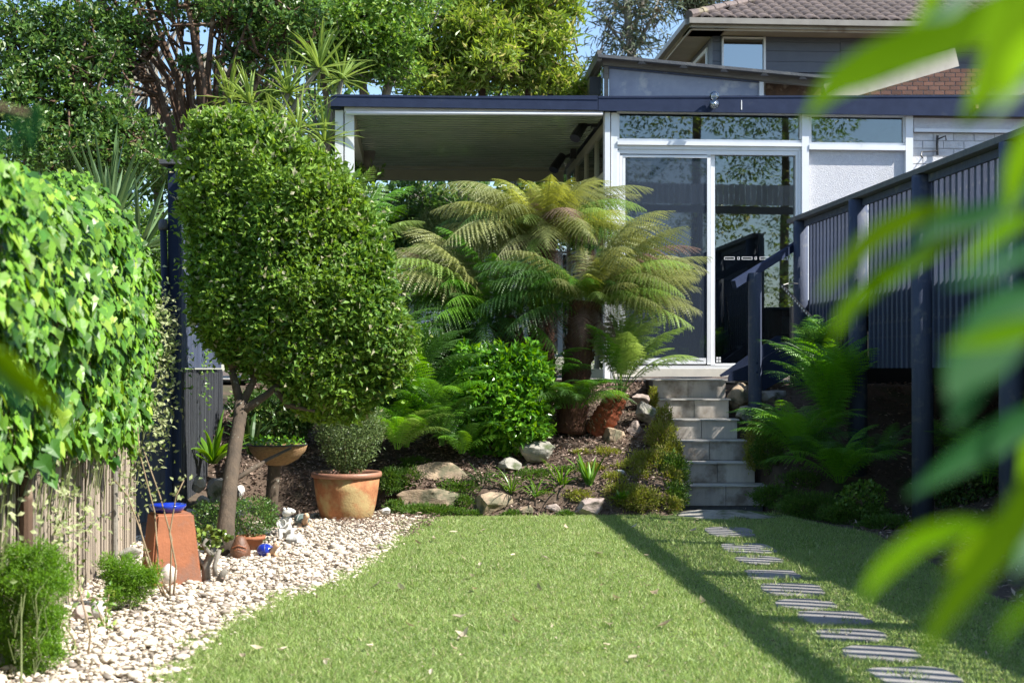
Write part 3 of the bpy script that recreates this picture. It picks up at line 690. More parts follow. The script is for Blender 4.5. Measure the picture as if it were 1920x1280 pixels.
# shelf with planter
pl = MB(); pxbox(pl, 786, 596, 884, 600, 3.6, 3.8); tag(pl.build('wall_shelf', 'white_frame'), 'thin white shelf rail in front of the slat screen', 'shelf')
m = MB(); a = hu(818, 3.65); b = hu(850, 3.65); zb, ztp = hz(834, 595.8, 3.6), hz(834, 586, 3.6)
m.add([H(a + .02, 3.62, zb), H(b - .02, 3.62, zb), H(b - .02, 3.78, zb), H(a + .02, 3.78, zb), H(a, 3.6, ztp), H(b, 3.6, ztp), H(b, 3.8, ztp), H(a, 3.8, ztp)], [[0, 3, 2, 1], [4, 5, 6, 7], [0, 1, 5, 4], [1, 2, 6, 5], [2, 3, 7, 6], [3, 0, 4, 7]])
m.build('planter_box', 'black_plastic', label='small black planter box on the thin white shelf', cat='planter')

# white garden chairs with pierced backs
def chair(x, d, yaw, label):
    z = PATIO; base = A3((x - 960) * d / F, d, z)
    t = thing('garden_chair', label, 'chair', base, 'white moulded garden chairs on the patio')
    R = Matrix.Rotation(yaw, 3, 'Z'); Rn = np.array(R)
    def bb(name, fn):
        m = MB(); fn(m); m.V = [v @ Rn.T + base for v in m.V]; return m.build(name, 'white_plastic', t)
    bb('seat', lambda m: m.box((-.23, -.22, .40), (.23, .24, .43)))
    def back(m):
        n = 9; pts = []
        for i in range(n):
            s = i / (n - 1); w_ = .2 * (1 - .35 * s ** 3); yb = .22 + .10 * s; zb = .42 + .45 * s
            pts.append((w_, yb, zb))
        for a, b in zip(pts[:-1], pts[1:]):
            for sg in (-1, 1): m.beam((sg * a[0], a[1], a[2]), (sg * b[0], b[1], b[2]), .03, .03, (0, 1, 0))
        for k, s in enumerate((.15, .35, .55, .75, .97)):
            yb = .22 + .10 * s; zb = .42 + .45 * s; w_ = .2 * (1 - .35 * s ** 3)
            m.beam((-w_, yb, zb), (w_, yb, zb), .02, .035, (0, 0, 1))
        for k in (-1, 0, 1): m.beam((k * .07, .22, .42), (k * .055, .318, .86), .022, .02, (0, 1, 0))
    bb('backrest', back)
    for sg in (-1, 1):
        bb('armrest', lambda m: [m.beam((sg * .25, -.2, .62), (sg * .24, .26, .64), .045, .025), m.beam((sg * .25, -.19, .42), (sg * .25, -.19, .61), .035, .03, (0, 1, 0))])
        for yy in (-.19, .2): bb('leg', lambda m: m.beam((sg * .22, yy, .40), (sg * .25, yy * 1.15, 0), .035, .04, (0, 1, 0)))
chair(925, 16.9, .5, 'white garden chair standing right of the planter shelf behind the bushes')
chair(790, 16.2, -.6, 'white garden chair half hidden beside the clipped tree')

# ------------------------------------------------------------------ deck
dk = thing('deck', 'raised timber deck on round navy posts with slatted railing', 'deck', (4.2, 9.5, 0))
CC = 10700.0
def dp(Y, off=0.0): return (4.012 - .0727 * Y) + off      # X of the deck face at depth Y
RZ = 2.80
posts = [14.55, 12.7, 11.1, 9.46, 7.85, 6.25, 4.6]
for Y in posts:
    r = .083 if Y < 14 else .072
    z0 = float(gz(dp(Y), Y)) - .1 if Y < 14 else 1.0
    MB().tube([(dp(Y), Y, z0), (dp(Y), Y, RZ - .05)], r, 20).build('post', 'navy_timber', dk, smooth=False)
for o in [o for o in dk.children]: o.data.polygons.foreach_set('use_smooth', np.array([len(p.vertices) == 4 for p in o.data.polygons]))
Y0, Y1 = 4.2, 14.85
MB().beam((dp(Y0), Y0, RZ - .022), (dp(Y1), Y1, RZ - .022), .13, .045).build('rail_cap', 'slate_rail', dk)
MB().beam((dp(Y0, .03), Y0, RZ - .08), (dp(Y1, .03), Y1 - .02, RZ - .08), .03, .06).build('top_rail', 'navy_timber', dk)
DF = 1.93
MB().beam((dp(Y0, .13), Y0, DF - .09), (dp(Y1, .13), Y1 - .02, DF - .09), .05, .22).build('deck_joist', 'navy_timber', dk)
slat_me = MB().box((-.022, -.021, 0), (.022, .021, RZ - .045 - 1.25)).build('slat', 'navy_timber', keep=True); sm = slat_me.data; bpy.data.objects.remove(slat_me)
n = int((Y1 - .1 - Y0) / .117)
for k in range(n):
    Y = Y1 - .10 - k * .117
    if min(abs(Y - p) for p in posts) < .06: continue
    addobj('slat', sm, dk, (dp(Y, .068), Y, 1.252), Matrix.Rotation(.07 + random.uniform(-.03, .03), 3, 'Z'))
# floor boards running with the house, as boards
for k in range(int((Y1 - Y0) / .14)):
    Y = Y1 - .1 - k * .14
    MB().box((dp(Y, .14), Y - .0695, DF), (dp(Y, 3.6), Y + .0695, DF + .024)).build('floor_board', 'navy_timber', dk)
for Y in posts[:]: MB().box((dp(Y, .0), Y + .09, DF - .3), (dp(Y, 3.5), Y + .13, DF - .21)).build('cross_bearer', 'navy_timber', dk)
for Y in posts: MB().tube([(dp(Y, 3.3), Y, .8), (dp(Y, 3.3), Y, DF)], .08, 12).build('post', 'navy_timber', dk)
# dark wall under the deck
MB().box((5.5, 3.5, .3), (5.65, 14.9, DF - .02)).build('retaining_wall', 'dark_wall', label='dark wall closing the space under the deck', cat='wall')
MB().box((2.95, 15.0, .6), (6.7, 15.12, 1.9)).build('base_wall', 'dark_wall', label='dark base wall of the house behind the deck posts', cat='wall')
# timber stair from landing to deck
ts = thing('timber_stairs', 'short navy timber stairs from the tiled landing up to the deck', 'stairs', (2.6, 14.6, PATIO))
def stringer(d, pts, th):
    m = MB(); m.prism([P(x, y, d) for x, y in pts], (0, th, 0)); m.build('stringer', 'navy_paint', ts)
stringer(14.42, [(1366, 706), (1372, 697), (1428, 673), (1505, 628), (1505, 690), (1428, 734), (1404, 734), (1404, 714), (1366, 714)], .045)
stringer(15.1, [(1350, 703), (1440, 640), (1457, 629), (1465, 630), (1465, 652), (1400, 696), (1352, 706)], .045)
for k, (x, y) in enumerate(((1378, 711), (1432, 676), (1474, 641))):
    a = P(x, y, 14.47); MB().box((a[0], 14.468, a[2] - .035), (a[0] + .27, 15.095, a[2])).build('tread', 'navy_timber' if k else 'tile_tread', ts)
nw = MB(); rr = .066; zt_ = EYE + (HOR - 512) * 14.0 / F; zb_ = EYE + (HOR - 788) * 14.0 / F
X = (1415.5 - 960) * 14.0 / F
nw.tube([(X, 14.0, zb_ - .15), (X, 14.0, zt_)], rr, 18)
nwo = nw.build('newel_post', 'navy_timber', ts)
for z in (1.30, 1.21): MB().ball((X + .01, 14.0 - rr, z), (.012, .01, .012), 8).build('bolt', 'navy_paint', nwo)
MB().beam(P(1376, 533, 13.85), P(1506, 452, 14.75), .05, .075, (0, 0, 1)).build('handrail', 'navy_paint', ts)
# rope barrier strip hanging on the slats
a, b = P(1466, 535, 14.3), P(1577, 657, 13.3)
m = MB(); m.beam(a, b, .014, .03); rp = m.build('hanging_strip', 'black_plastic', label='black and white speckled strip leaning across the deck slats', cat='strip')
q = nrm(b - a); Ln = np.linalg.norm(b - a)
for k in range(26):
    c = a + q * (Ln * (k + .5) / 26); m = MB(); m.beam(c - q * .011, c + q * .011, .017, .018); m.build('white_mark', 'decal_white', rp)
m = MB(); m.tube([P(1466, 535, 14.3), P(1480, 531, 14.35), P(1496, 532, 14.42)], .006, 6); m.tube([P(1466, 535, 14.3), P(1484, 554, 14.2), P(1492, 560, 14.3)], .005, 5); m.build('hook_wire', 'black_plastic', rp)
# ------------------------------------------------------------------ neighbouring house up the hill
uh = thing('upper_house', 'two storey blue-grey weatherboard house with brown tiled hip roof on the hill behind', 'house', P(1500, 170, 27))
D2 = 26.0
def h2(x, y, v=0.0):                         # plane parallel to the house front, further back
    d = (D2 + v) / (1 - math.tan(TH) * (x - 960) / F); return P(x, y, d)
def h2box(m, x0, y0, x1, y1, v0, v1):
    a = h2(x0, y1, v0); b = h2(x1, y0, v0); n = Vv
    V = [a, h2(x1, y1, v0), b, h2(x0, y0, v0)]; V = [np.array(q) for q in V]
    V[1][2] = V[0][2]; V[2][2] = V[3][2]
    W = [q + n * (v1 - v0) for q in V]
    m.add(V + W, [[0, 1, 2, 3], [7, 6, 5, 4], [0, 4, 5, 1], [1, 5, 6, 2], [2, 6, 7, 3], [3, 7, 4, 0]])
yb = [62, 78.5, 95, 115, 135, 155, 175, 195, 215]
for k in range(len(yb) - 1):
    for x0, x1 in (((1336, 1352), (1436, 1575), (1575.6, 1900)) if 68 < yb[k + 1] and yb[k] < 130 else ((1336, 1575), (1575.6, 1900))):
        m = MB(); h2box(m, x0, yb[k] + .6, x1, yb[k + 1], 0.0 + .012, .1); m.build('weatherboard', 'weatherboard', uh)
m = MB(); h2box(m, 1336, 62, 1900, 215, .101, .2); m.build('wall', 'dark_wall', uh)
uw = MB()
for a in ((1354, 69, 1436, 72), (1354, 69.2, 1357, 132), (1432, 69.2, 1436, 132), (1354, 130, 1436, 133)): h2box(uw, *a, -.05, .06)
uw = uw.build('window', 'white_frame', uh)
m = MB(); h2box(m, 1357, 72, 1432, 130, .0, .02); m.build('pane', 'glass_sky', uw)
# side wall receding
cw = h2(1336, 62, 0.01); L2 = 7.0
def rec(p, L): return np.array(p) + Vv * L
zc = cw[2]; b_ = cw.copy(); b_[2] = 0.5
m = MB(); V = [cw, rec(cw, L2), rec(b_, L2), b_]; m.add(V, [[0, 1, 2, 3]]); m.build('side_wall', 'weatherboard', uh)
sw_ = MB()
for s0, s1 in ((.4, .5), (1.6, 1.68), (2.8, 2.9)):
    p = cw - U * .03; sw_.box((0, 0, 0), (0, 0, 0)) if 0 else sw_.prism([rec(p, s0) - ZZ * .25, rec(p, s1) - ZZ * .25, rec(p, s1) - ZZ * 1.2, rec(p, s0) - ZZ * 1.2], U * .05)
for z_ in (.25, 1.2): p = cw - U * .031; sw_.prism([rec(p, .4) - ZZ * z_, rec(p, 2.9) - ZZ * z_, rec(p, 2.9) - ZZ * (z_ - .07), rec(p, .4) - ZZ * (z_ - .07)], U * .05)
sw_ = sw_.build('window', 'white_frame', uh); m = MB(); p = cw - U * .005; m.add([rec(p, .4) - ZZ * .25, rec(p, 2.9) - ZZ * .25, rec(p, 2.9) - ZZ * 1.2, rec(p, .4) - ZZ * 1.2], [[0, 1, 2, 3]]); m.build('pane', 'glass_sky', sw_)
# eaves, gutter, roof
ce = h2(1292, 33, -.6)
e2 = ce + U * 9.0
m = MB(); m.add([ce - ZZ * .18, e2 - ZZ * .18, e2 - ZZ * .18 + Vv * .7, ce - ZZ * .18 + Vv * .7], [[0, 1, 2, 3]]); m.add([ce - ZZ * .18, ce - ZZ * .18 + Vv * 9, ce - ZZ * .18 + Vv * 9 + U * .7, ce - ZZ * .18 + U * .7], [[0, 1, 2, 3]]); m.build('eave_lining', 'eave_lining', uh)
m = MB(); m.beam(ce - ZZ * .06, e2 - ZZ * .06, .12, .10); m.beam(ce - ZZ * .061 + Vv * .06, ce - ZZ * .061 + Vv * 9, .12, .10); m.build('gutter', 'gutter', uh)
m = MB(); m.beam(ce - ZZ * .15 + Vv * .08 + U * .06, e2 - ZZ * .15 + Vv * .08, .03, .12); m.beam(ce - ZZ * .151 + Vv * .1 + U * .06, ce - ZZ * .151 + Vv * 9 + U * .06, .03, .12); m.build('fascia_board', 'eave_lining', uh)
SL = math.tan(math.radians(24))
r0 = ce + ZZ * .0
def roofpt(a, b): return r0 + U * a + Vv * b + ZZ * (b * SL)     # front slope
def roofpl(a, b): return r0 + U * b + Vv * a + ZZ * (b * SL)     # left slope
hgt = 4.0
m = MB(); m.add([roofpt(0, 0) - ZZ * .03, roofpt(9, 0) - ZZ * .03, roofpt(9, hgt) - ZZ * .03, roofpt(hgt, hgt) - ZZ * .03], [[0, 1, 2, 3]]); m.add([roofpl(0, 0) - ZZ * .03, roofpl(hgt, hgt) - ZZ * .03, roofpl(9, hgt) - ZZ * .03, roofpl(9, 0) - ZZ * .03], [[0, 1, 2, 3]]); m.build('roof_underlay', 'roof_tile', uh)
# one pan tile, curved
tv = []; nn = 7
for i_, b in enumerate((-.02, .34)):
    for k in range(nn):
        s = k / (nn - 1); tv.append((s * .215, b, .045 * abs(math.sin(s * math.pi)) ** .8 + (.03 if i_ == 0 else -.0)))
for k in range(nn): s = k / (nn - 1); tv.append((s * .215, -.02, .045 * abs(math.sin(s * math.pi)) ** .8 - .01))
tme = mesh_np('roof_tile', tv, [[[k, k + 1, k + 1 + nn, k + nn] for k in range(nn - 1)] + [[k + 2 * nn, k + 1 + 2 * nn, k + 1, k] for k in range(nn - 1)]], 'roof_tile', True)
Rt = Matrix(((U[0], Vv[0], 0), (U[1], Vv[1], 0), (0, 0, 1))) @ Matrix.Rotation(math.atan(SL), 3, 'X')
Rl = Matrix(((Vv[0], U[0], 0), (Vv[1], U[1], 0), (0, 0, 1)))
cnt = 0
for r in range(8):
    for c in range(34):
        a = .0 + c * .218; b = r * .32
        if a < b + .05 or (r > 5 and c > 22): continue
        addobj('roof_tile', tme, uh, roofpt(a, b / math.cos(math.atan(SL)) * .92 + .02), Rt); cnt += 1
rl = MB()
for r in range(8):
    for c in range(18):
        a = c * .218; b = r * .3
        if a < b + .05: continue
        p = roofpl(a, b); rl.beam(p + Vv * .11 + ZZ * .03, p + Vv * .11 + U * .3 + ZZ * (.3 * SL + .005), .2, .03)
rl.build('side_tiles', 'roof_tile', uh, kind='stuff')
for k in range(9):
    p = r0 + (U + Vv) * (k * .27) + ZZ * (k * .27 * SL + .05); q = p + (U + Vv) * .28 + ZZ * (.28 * SL)
    MB().tube([p, q], [.085, .07], 8).build('hip_tile', 'roof_tile', uh)

# lean-to with cloudy plastic wall between the two houses
lt = thing('lean_to', 'old timber framed lean-to with cloudy plastic sheet wall above the roof edge', 'shed', P(1300, 178, 19.0))
DL = 19.0
lp = lambda x, y, o=0: P(x, y, DL + (x - 960) * .0015 * 0 + o)
m = MB(); m.prism([lp(1142, 124), lp(1432, 154), lp(1432, 215), lp(1142, 215)], (0, .03, 0)); m.build('plastic_sheet', 'cloudy_sheet', lt)
m = MB(); m.prism([lp(1130, 108, -.06), lp(1330, 126, -.06), lp(1545, 149, -.06), (lp(1545, 164, -.06)), lp(1330, 141, -.06), lp(1130, 122, -.06)], (0, .055, 0)); m.build('top_beam', 'old_timber', lt)
m = MB(); m.prism([lp(1121, 101, -.25), lp(1560, 143, -.25), lp(1560, 148, -.25), lp(1121, 107, -.25)], (0, 3.0, .35)); m.build('roof_sheet', 'slate_rail', lt)
for x in (1200, 1278, 1354, 1430, 1502):
    y = 106 + (x - 1121) * .0957; m = MB(); m.prism([lp(x, y + 1, -.28), lp(x + 7, y + 1.6, -.28), lp(x + 12, y + 7, -.28), lp(x - 4, y + 6, -.28)], (0, .02, 0)); m.build('roof_clip', 'black_plastic', lt)
m = MB(); m.prism([lp(1133, 123, -.03), lp(1432, 153.5, -.03), lp(1432, 156, -.03), lp(1133, 127, -.03)], (0, .02, 0)); m.build('batten', 'navy_timber', lt)
for x in (1133, 1424): m = MB(); m.prism([lp(x, 124 + (x - 1133) * .1, -.05), lp(x + 8, 125 + (x - 1133) * .1, -.05), lp(x + 8, 215, -.05), lp(x, 215, -.05)], (0, .06, 0)); m.build('post', 'old_timber' if x < 1200 else 'white_frame', lt)
m = MB(); q0 = lp(1124, 104, -.2); q1 = q0 + Vv * 4.5 - U * .2 - ZZ * .0; 
m.beam(q0, P(1083, 182, 23.5), .06, .14); m.build('side_rafter', 'old_timber', lt)
m = MB(); m.prism([lp(1127, 124, .0), P(1092, 176, 22.6), P(1092, 215, 22.6), lp(1127, 215, .0)], (.03, 0, 0)); m.build('side_sheet', 'glass', lt)
m = MB(); m.box(tuple(lp(1105, 178, .4)), tuple(lp(1126, 158, .9))); m.build('dark_box', 'black_plastic', label='black box standing on the roof at the left end of the lean-to', cat='box')
m = MB(); m.prism([lp(1436, 156, .2), lp(1540, 164, .2), lp(1540, 215, .2), lp(1436, 215, .2)], (0, .05, 0)); m.build('timber_wall', 'red_bark', lt)
# brown brick wall and white roof beams behind the leaves
bk = MB(); h2box(bk, 1600, 128, 1920, 215, -3.9, -3.8); bk = bk.build('brown_brick_wall', 'mortar', label='brown brick wall above the roof edge behind the blurred leaves', cat='wall')
for r in range(9):
    for c in range(16):
        x0 = 1602 + c * 20 + (10 if r % 2 else 0); m = MB(); h2box(m, x0, 129 + r * 8.2, x0 + 18.4, 129 + r * 8.2 + 7, -3.915, -3.87); m.build('brick', 'red_brick', bk)
m = MB(); m.beam(P(1545, 178, 20), P(1790, 108, 21.0), .1, .28); m.build('white_roof_beam', 'gutter', label='pale grey sloping roof beam rising right above the roof edge', cat='beam')
m = MB(); m.beam(P(1830, 190, 18), P(1960, 130, 18), .1, .32); m.build('pale_roof_beam', 'gutter', label='pale sloping beam at the right edge of the picture above the roof', cat='beam')

# ------------------------------------------------------------------ left side: reed fence, panel, slat fence
def fx(Y): return -2.17 - (Y - 6.04) * .128
rf = thing('reed_fence', 'weathered reed screen fence under the ivy along the pebble bed', 'fence', (fx(8), 8, 0))
mb = MB(); 
Ys = np.arange(3.8, 10.15, .0095)
for Y in Ys:
    r = RNG.uniform(.0036, .0066); x = fx(Y) + RNG.uniform(-.012, .012); zt_ = 1.86 + RNG.uniform(-.04, .06); dx = RNG.normal() * .006; dy = RNG.normal() * .012
    z0 = -.05; n = 5; ang = np.arange(n) * 2 * math.pi / n
    c, s = np.cos(ang) * r, np.sin(ang) * r
    V = np.vstack([np.stack([x + c, Y + s, np.full(n, z0)], -1), np.stack([x + dx * .4 + c + RNG.normal() * .003, Y + dy * .5 + s, np.full(n, zt_ * .5)], -1), np.stack([x + dx + c, Y + dy + s, np.full(n, zt_)], -1)])
    a = np.arange(n); b = (a + 1) % n
    mb.add(V, np.vstack([np.stack([a, b, b + n, a + n], -1), np.stack([a + n, b + n, b + 2 * n, a + 2 * n], -1)]))
mb.build('reed_screen', 'reeds', rf, kind='stuff')
for z in (.35, .75, 1.15, 1.55):
    MB().tube([(fx(Y) + .016, Y, z + .01 * math.sin(Y * 9)) for Y in np.arange(3.8, 10.2, .25)], .0022, 4).build('wire', 'slate_rail', rf)
MB().box((fx(10.1) - .09, 3.8, .0), (fx(10.1) - .05, 10.15, 1.8)).build('backing', 'dark_wall', rf) if 0 else None
m = MB(); m.prism([(fx(3.8) - .05, 3.8, -.05), (fx(10.15) - .05, 10.15, -.05), (fx(10.15) - .05, 10.15, 1.84), (fx(3.8) - .05, 3.8, 1.84)], (-.03, 0, 0)); m.build('backing_sheet', 'dark_wall', rf)
MB().tube([(fx(6.35) + .04, 6.35, -.05), (fx(6.35) + .04, 6.35, 1.8)], .03, 10).build('post', 'red_bark', rf)
MB().tube([(fx(9.0) + .035, 9.0, -.05), (fx(9.0) + .035, 9.0, 1.8)], .02, 10).build('post', 'grey_bark', rf)
# dark grey end panel facing the camera
ep = thing('grey_panel', 'dark grey sheet panel closing the gap at the end of the reed fence', 'panel', P(290, 1000, 10.75))
for x0, x1 in ((244, 272), (272.6, 300), (300.6, 330)):
    a = P(x0, 1018, 10.8); b = P(x1, 680, 10.8); MB().box((a[0], 10.8, a[2]), (b[0], 10.83, b[2] + .0)).build('sheet', 'grey_panel', ep)
# slat fence going away from the camera
sf = thing('slat_fence', 'tall navy slat fence panel with a flat cap beside the clipped tree', 'fence', P(330, 900, 10.8))
a = P(313, 700, 10.7); X0 = P(322, 700, 10.75)[0]
def sx(Y): return P(338, 700, 10.75)[0] - .0727 * (Y - 10.75) * 1.0 - .02
ztop = P(320, 312, 10.75)[2]
zmid = EYE
part('post', 'navy_paint', sf, lambda m: m.box((P(316, 0, 10.72)[0], 10.70, P(0, 905, 10.72)[2]), (P(336, 0, 10.72)[0], 10.79, ztop)))
part('cap', 'slate_rail', sf, lambda m: m.box((P(303, 0, 10.7)[0], 10.62, ztop + .002), (P(341, 0, 10.7)[0], 13.4, ztop + .035)))
for k in range(22):
    Y = 10.86 + k * .105; MB().box((sx(Y) - .02, Y, zmid), (sx(Y) + .012, Y + .068, ztop - .003)).build('slat', 'navy_timber', sf)
for z in (zmid + .15, (zmid + ztop) / 2, ztop - .15): part('rail', 'navy_timber', sf, lambda m: m.prism([(sx(10.8) - .075, 10.8, z), (sx(13.2) - .075, 13.2, z), (sx(13.2) - .075, 13.2, z + .07), (sx(10.8) - .075, 10.8, z + .07)], (.05, 0, 0)))
rw = thing('fence_base', 'weathered dark reed covered base wall below the navy slat fence', 'wall', (sx(11.5), 11.5, 0))
m = MB(); m.prism([(sx(10.8) - .04, 10.8, -.05), (sx(13.6) - .04, 13.6, -.05), (sx(13.6) - .04, 13.6, zmid - .01), (sx(10.8) - .04, 10.8, zmid - .01)], (-.06, 0, 0)); m.build('wall', 'dark_wall', rw)
mb = MB()
for Y in np.arange(10.82, 13.5, .0105):
    x = sx(Y) - .025 + RNG.uniform(-.006, .006); mb.beam((x, Y, 0), (x + RNG.normal() * .003, Y + RNG.normal() * .012, zmid - .02 + RNG.uniform(-.02, .01)), .008, .008, (1, 0, 0))
mb.build('reed_cover', 'grey_panel', rw, kind='stuff')
rp_ = thing('round_post', 'round navy pipe post with a domed cap left of the slat fence', 'post', P(309, 1000, 10.7))
MB().tube([P(317, 1000, 10.68), P(316, 760, 10.68), P(306, 424, 10.68)], .026, 14).build('pipe', 'navy_paint', rp_)
MB().lathe([(.0, .055), (.02, .05), (.033, .03), (.036, 0), (.036, -.03), (.026, -.03)], P(306, 424, 10.68), 14).build('cap', 'slate_rail', rp_, smooth=True)
MB().lathe([(.03, .03), (.03, -.03)], P(312, 775, 10.68), 14).build('collar', 'navy_paint', rp_)

# ------------------------------------------------------------------ rocks
def prock(px, py, wpx, hpx, d, mat, label, seed, name='rock', group=None, dep=1.0, yaw=0.0, cuts=5, cat='rock'):
    c = P(px, py, d); r = (wpx / 2 * d / F, wpx / 2 * d / F * dep, hpx / 2 * d / F)
    return rock(name, c, r, mat, label, cat, group, seed, yaw=yaw, cuts=cuts)
RK = 'rocks edging the planted bank'
prock(795, 938, 128, 62, 12.25, 'sandstone', 'long brown rounded rock at the left foot of the planted bank', 1, group=RK, dep=.6, yaw=-.1)
prock(822, 893, 150, 58, 12.55, 'sandstone', 'mossy tan rock lying above the long brown rock', 2, group=RK, dep=.6, yaw=.1)
prock(918, 946, 88, 56, 12.2, 'sandstone', 'tan rock with sloping top at the lawn edge below the strappy leaves', 3, group=RK, dep=.8)
prock(1016, 843, 84, 48, 12.75, 'greystone', 'pale grey flat topped rock under the right side of the glossy green bush', 4, group=RK, dep=.7, yaw=.15)
prock(962, 875, 56, 36, 12.6, 'greystone', 'dull grey rock below the glossy green bush', 6, group=RK)
prock(1108, 948, 78, 42, 12.15, 'pinkstone', 'pinkish layered rock at the lawn edge beneath the bright strappy plant', 7, group=RK, dep=.7, cuts=6)
prock(1040, 958, 44, 34, 12.2, 'pinkstone', 'small pinkish rock left of the layered rock at the lawn edge', 8, group=RK)
prock(988, 958, 34, 26, 12.15, 'sandstone', 'small tan rock in the shadow of the strappy leaves', 9, group=RK)
prock(1150, 818, 52, 42, 13.2, 'sandstone', 'upright ribbed tan rock on the bark mulch', 10, group=RK)
prock(1190, 805, 32, 34, 13.35, 'pinkstone', 'brownish rock behind the ribbed tan rock', 11, group=RK)
prock(1212, 775, 46, 50, 13.5, 'greystone', 'grey rock beside the third tiled step from the top', 12, group=RK)
prock(1200, 748, 40, 30, 13.9, 'pinkstone', 'flat pink rock beside the top tiled step', 13, group=RK)
prock(1208, 834, 26, 16, 13.15, 'sandstone', 'small sunlit pale rock in the yellow ground cover by the steps', 14, group=RK)
prock(1161, 890, 26, 22, 12.5, 'whitestone', 'small white rock among the yellow green ground cover', 15, group=RK)
prock(1176, 963, 30, 26, 12.2, 'whitestone', 'small pale rock at the end of the rock edging near the steps', 16, group=RK)
prock(1200, 925, 44, 54, 12.5, 'greystone', 'shaded grey rock half under the mounded ground cover by the steps', 17, group=RK)
prock(1384, 745, 48, 60, 14.25, 'sandstone', 'dark rock under the timber stair stringer', 18, group=RK)
prock(1395, 775, 38, 46, 13.9, 'greystone', 'grey rock left of the cut newel post', 19, group=RK)
prock(1445, 750, 70, 60, 14.3, 'greystone', 'shaded grey rock behind the newel post', 20, group=RK)
RL = 'loose rocks beside the slat fence'
prock(372, 905, 34, 36, 11.2, 'whitestone', 'sunlit white rock on top of the pile beside the slat fence', 21, group=RL)
prock(405, 925, 62, 60, 11.3, 'greystone', 'large grey rock in the pile behind the leaning tree trunk', 22, group=RL)
prock(455, 950, 40, 40, 11.2, 'whitestone', 'pale rock right of the leaning tree trunk', 23, group=RL)
prock(380, 945, 36, 34, 11.0, 'greystone', 'grey rock at the foot of the slat fence', 24, group=RL)
prock(448, 922, 24, 28, 11.5, 'whitestone', 'small pointed pale rock peeping out right of the tree trunk', 25, group=RL)
prock(355, 970, 30, 60, 10.7, 'greystone', 'upright bluish rock beside the blue bowl', 26, group=RL)
prock(245, 1038, 44, 26, 9.2, 'greystone', 'flat grey rock against the bottom of the reed fence', 27, group=RL)
prock(300, 1045, 38, 66, 8.5, 'greystone', 'tall mottled rock leaning on the terracotta pot', 28, group=RL, dep=.6)
prock(160, 1160, 52, 62, 7.1, 'pinkstone', 'pinkish boulder by the reed fence near the small feathery shrub', 29, group=RL)
prock(186, 1150, 30, 50, 7.0, 'whitestone', 'pale upright rock touching the pinkish boulder', 30, group=RL)
prock(150, 1195, 34, 26, 6.8, 'sandstone', 'small brown rock in front of the pinkish boulder', 31, group=RL)
prock(4, 1255, 26, 60, 5.9, 'greystone', 'grey rock at the lower left corner of the picture', 32, group=RL)
prock(590, 1020, 0.1 + 40, 26, 9.9, 'whitestone', 'flat white rock under the white frog figure', 33, group=RL) if 0 else None
prock(552, 1015, 56, 34, 10.1, 'whitestone', 'rough white rock in front of the white frog figure', 34, group=RL, dep=.7)
prock(722, 958, 26, 16, 11.8, 'whitestone', 'white stone at the right of the big pot', 35, group=RL)

# ------------------------------------------------------------------ pots and ornaments
bp_ = G(650, 972); s = bp_[1] / F
pot = thing('big_pot', 'large weathered terracotta pot with thick rim holding a leafy shrub', 'pot', bp_)
R = 65 * s; Hh = (972 - 884) * s
MB().lathe([(0, 0), (R * .70, 0), (R * .74, .01), (R * .84, Hh * .3), (R * .91, Hh * .62), (R * .95, Hh * .88), (R * .88, Hh * .9), (R * .86, Hh * .8)], bp_, 40).build('body', 'old_terracotta', pot, smooth=True)
MB().lathe([(R * .955, Hh * .885), (R * 1.01, Hh * .90), (R * 1.02, Hh * .95), (R * 1.0, Hh), (R * .93, Hh * 1.0), (R * .89, Hh * .95), (R * .88, Hh * .88)], bp_, 40).build('rim', 'pot_rim', pot, smooth=True)
MB().lathe([(0, Hh * .86), (R * .87, Hh * .86)], bp_, 24).build('soil', 'soil', pot)
# square tapered terracotta with blue bowl on it
tb = G(320, 1093); s = tb[1] / F
tp = thing('tapered_pot', 'upside down square terracotta planter used as a stand for the blue bowl', 'pot', tb)
yaw = math.radians(28); hb, ht, hh = 62 * s / 1.3, 45 * s / 1.3, 133 * s
def ring(h, z): return [tb + A3(math.cos(yaw + math.pi / 4 + k * math.pi / 2) * h * 1.414, math.sin(yaw + math.pi / 4 + k * math.pi / 2) * h * 1.414, z) for k in range(4)]
m = MB(); V = ring(hb, 0) + ring(ht, hh); m.add(V, [[0, 1, 5, 4], [1, 2, 6, 5], [2, 3, 7, 6], [3, 0, 4, 7], [4, 5, 6, 7]]); o = m.build('body', 'terracotta', tp)
bm = bmesh.new(); bm.from_mesh(o.data); bmesh.ops.bevel(bm, geom=bm.edges, offset=.012, segments=3, affect='EDGES'); bm.to_mesh(o.data); bm.free()
bc = P(315, 957, tb[1])
MB().lathe([(0, 0), (.05, 0), (.085, .018), (.105, .045), (.104, .056), (.094, .057), (.07, .035), (0, .022)], bc - A3(0, 0, .018), 28).build('blue_bowl', 'blue_glaze', smooth=True, label='shiny cobalt blue bowl upturned on the terracotta stand', cat='bowl')
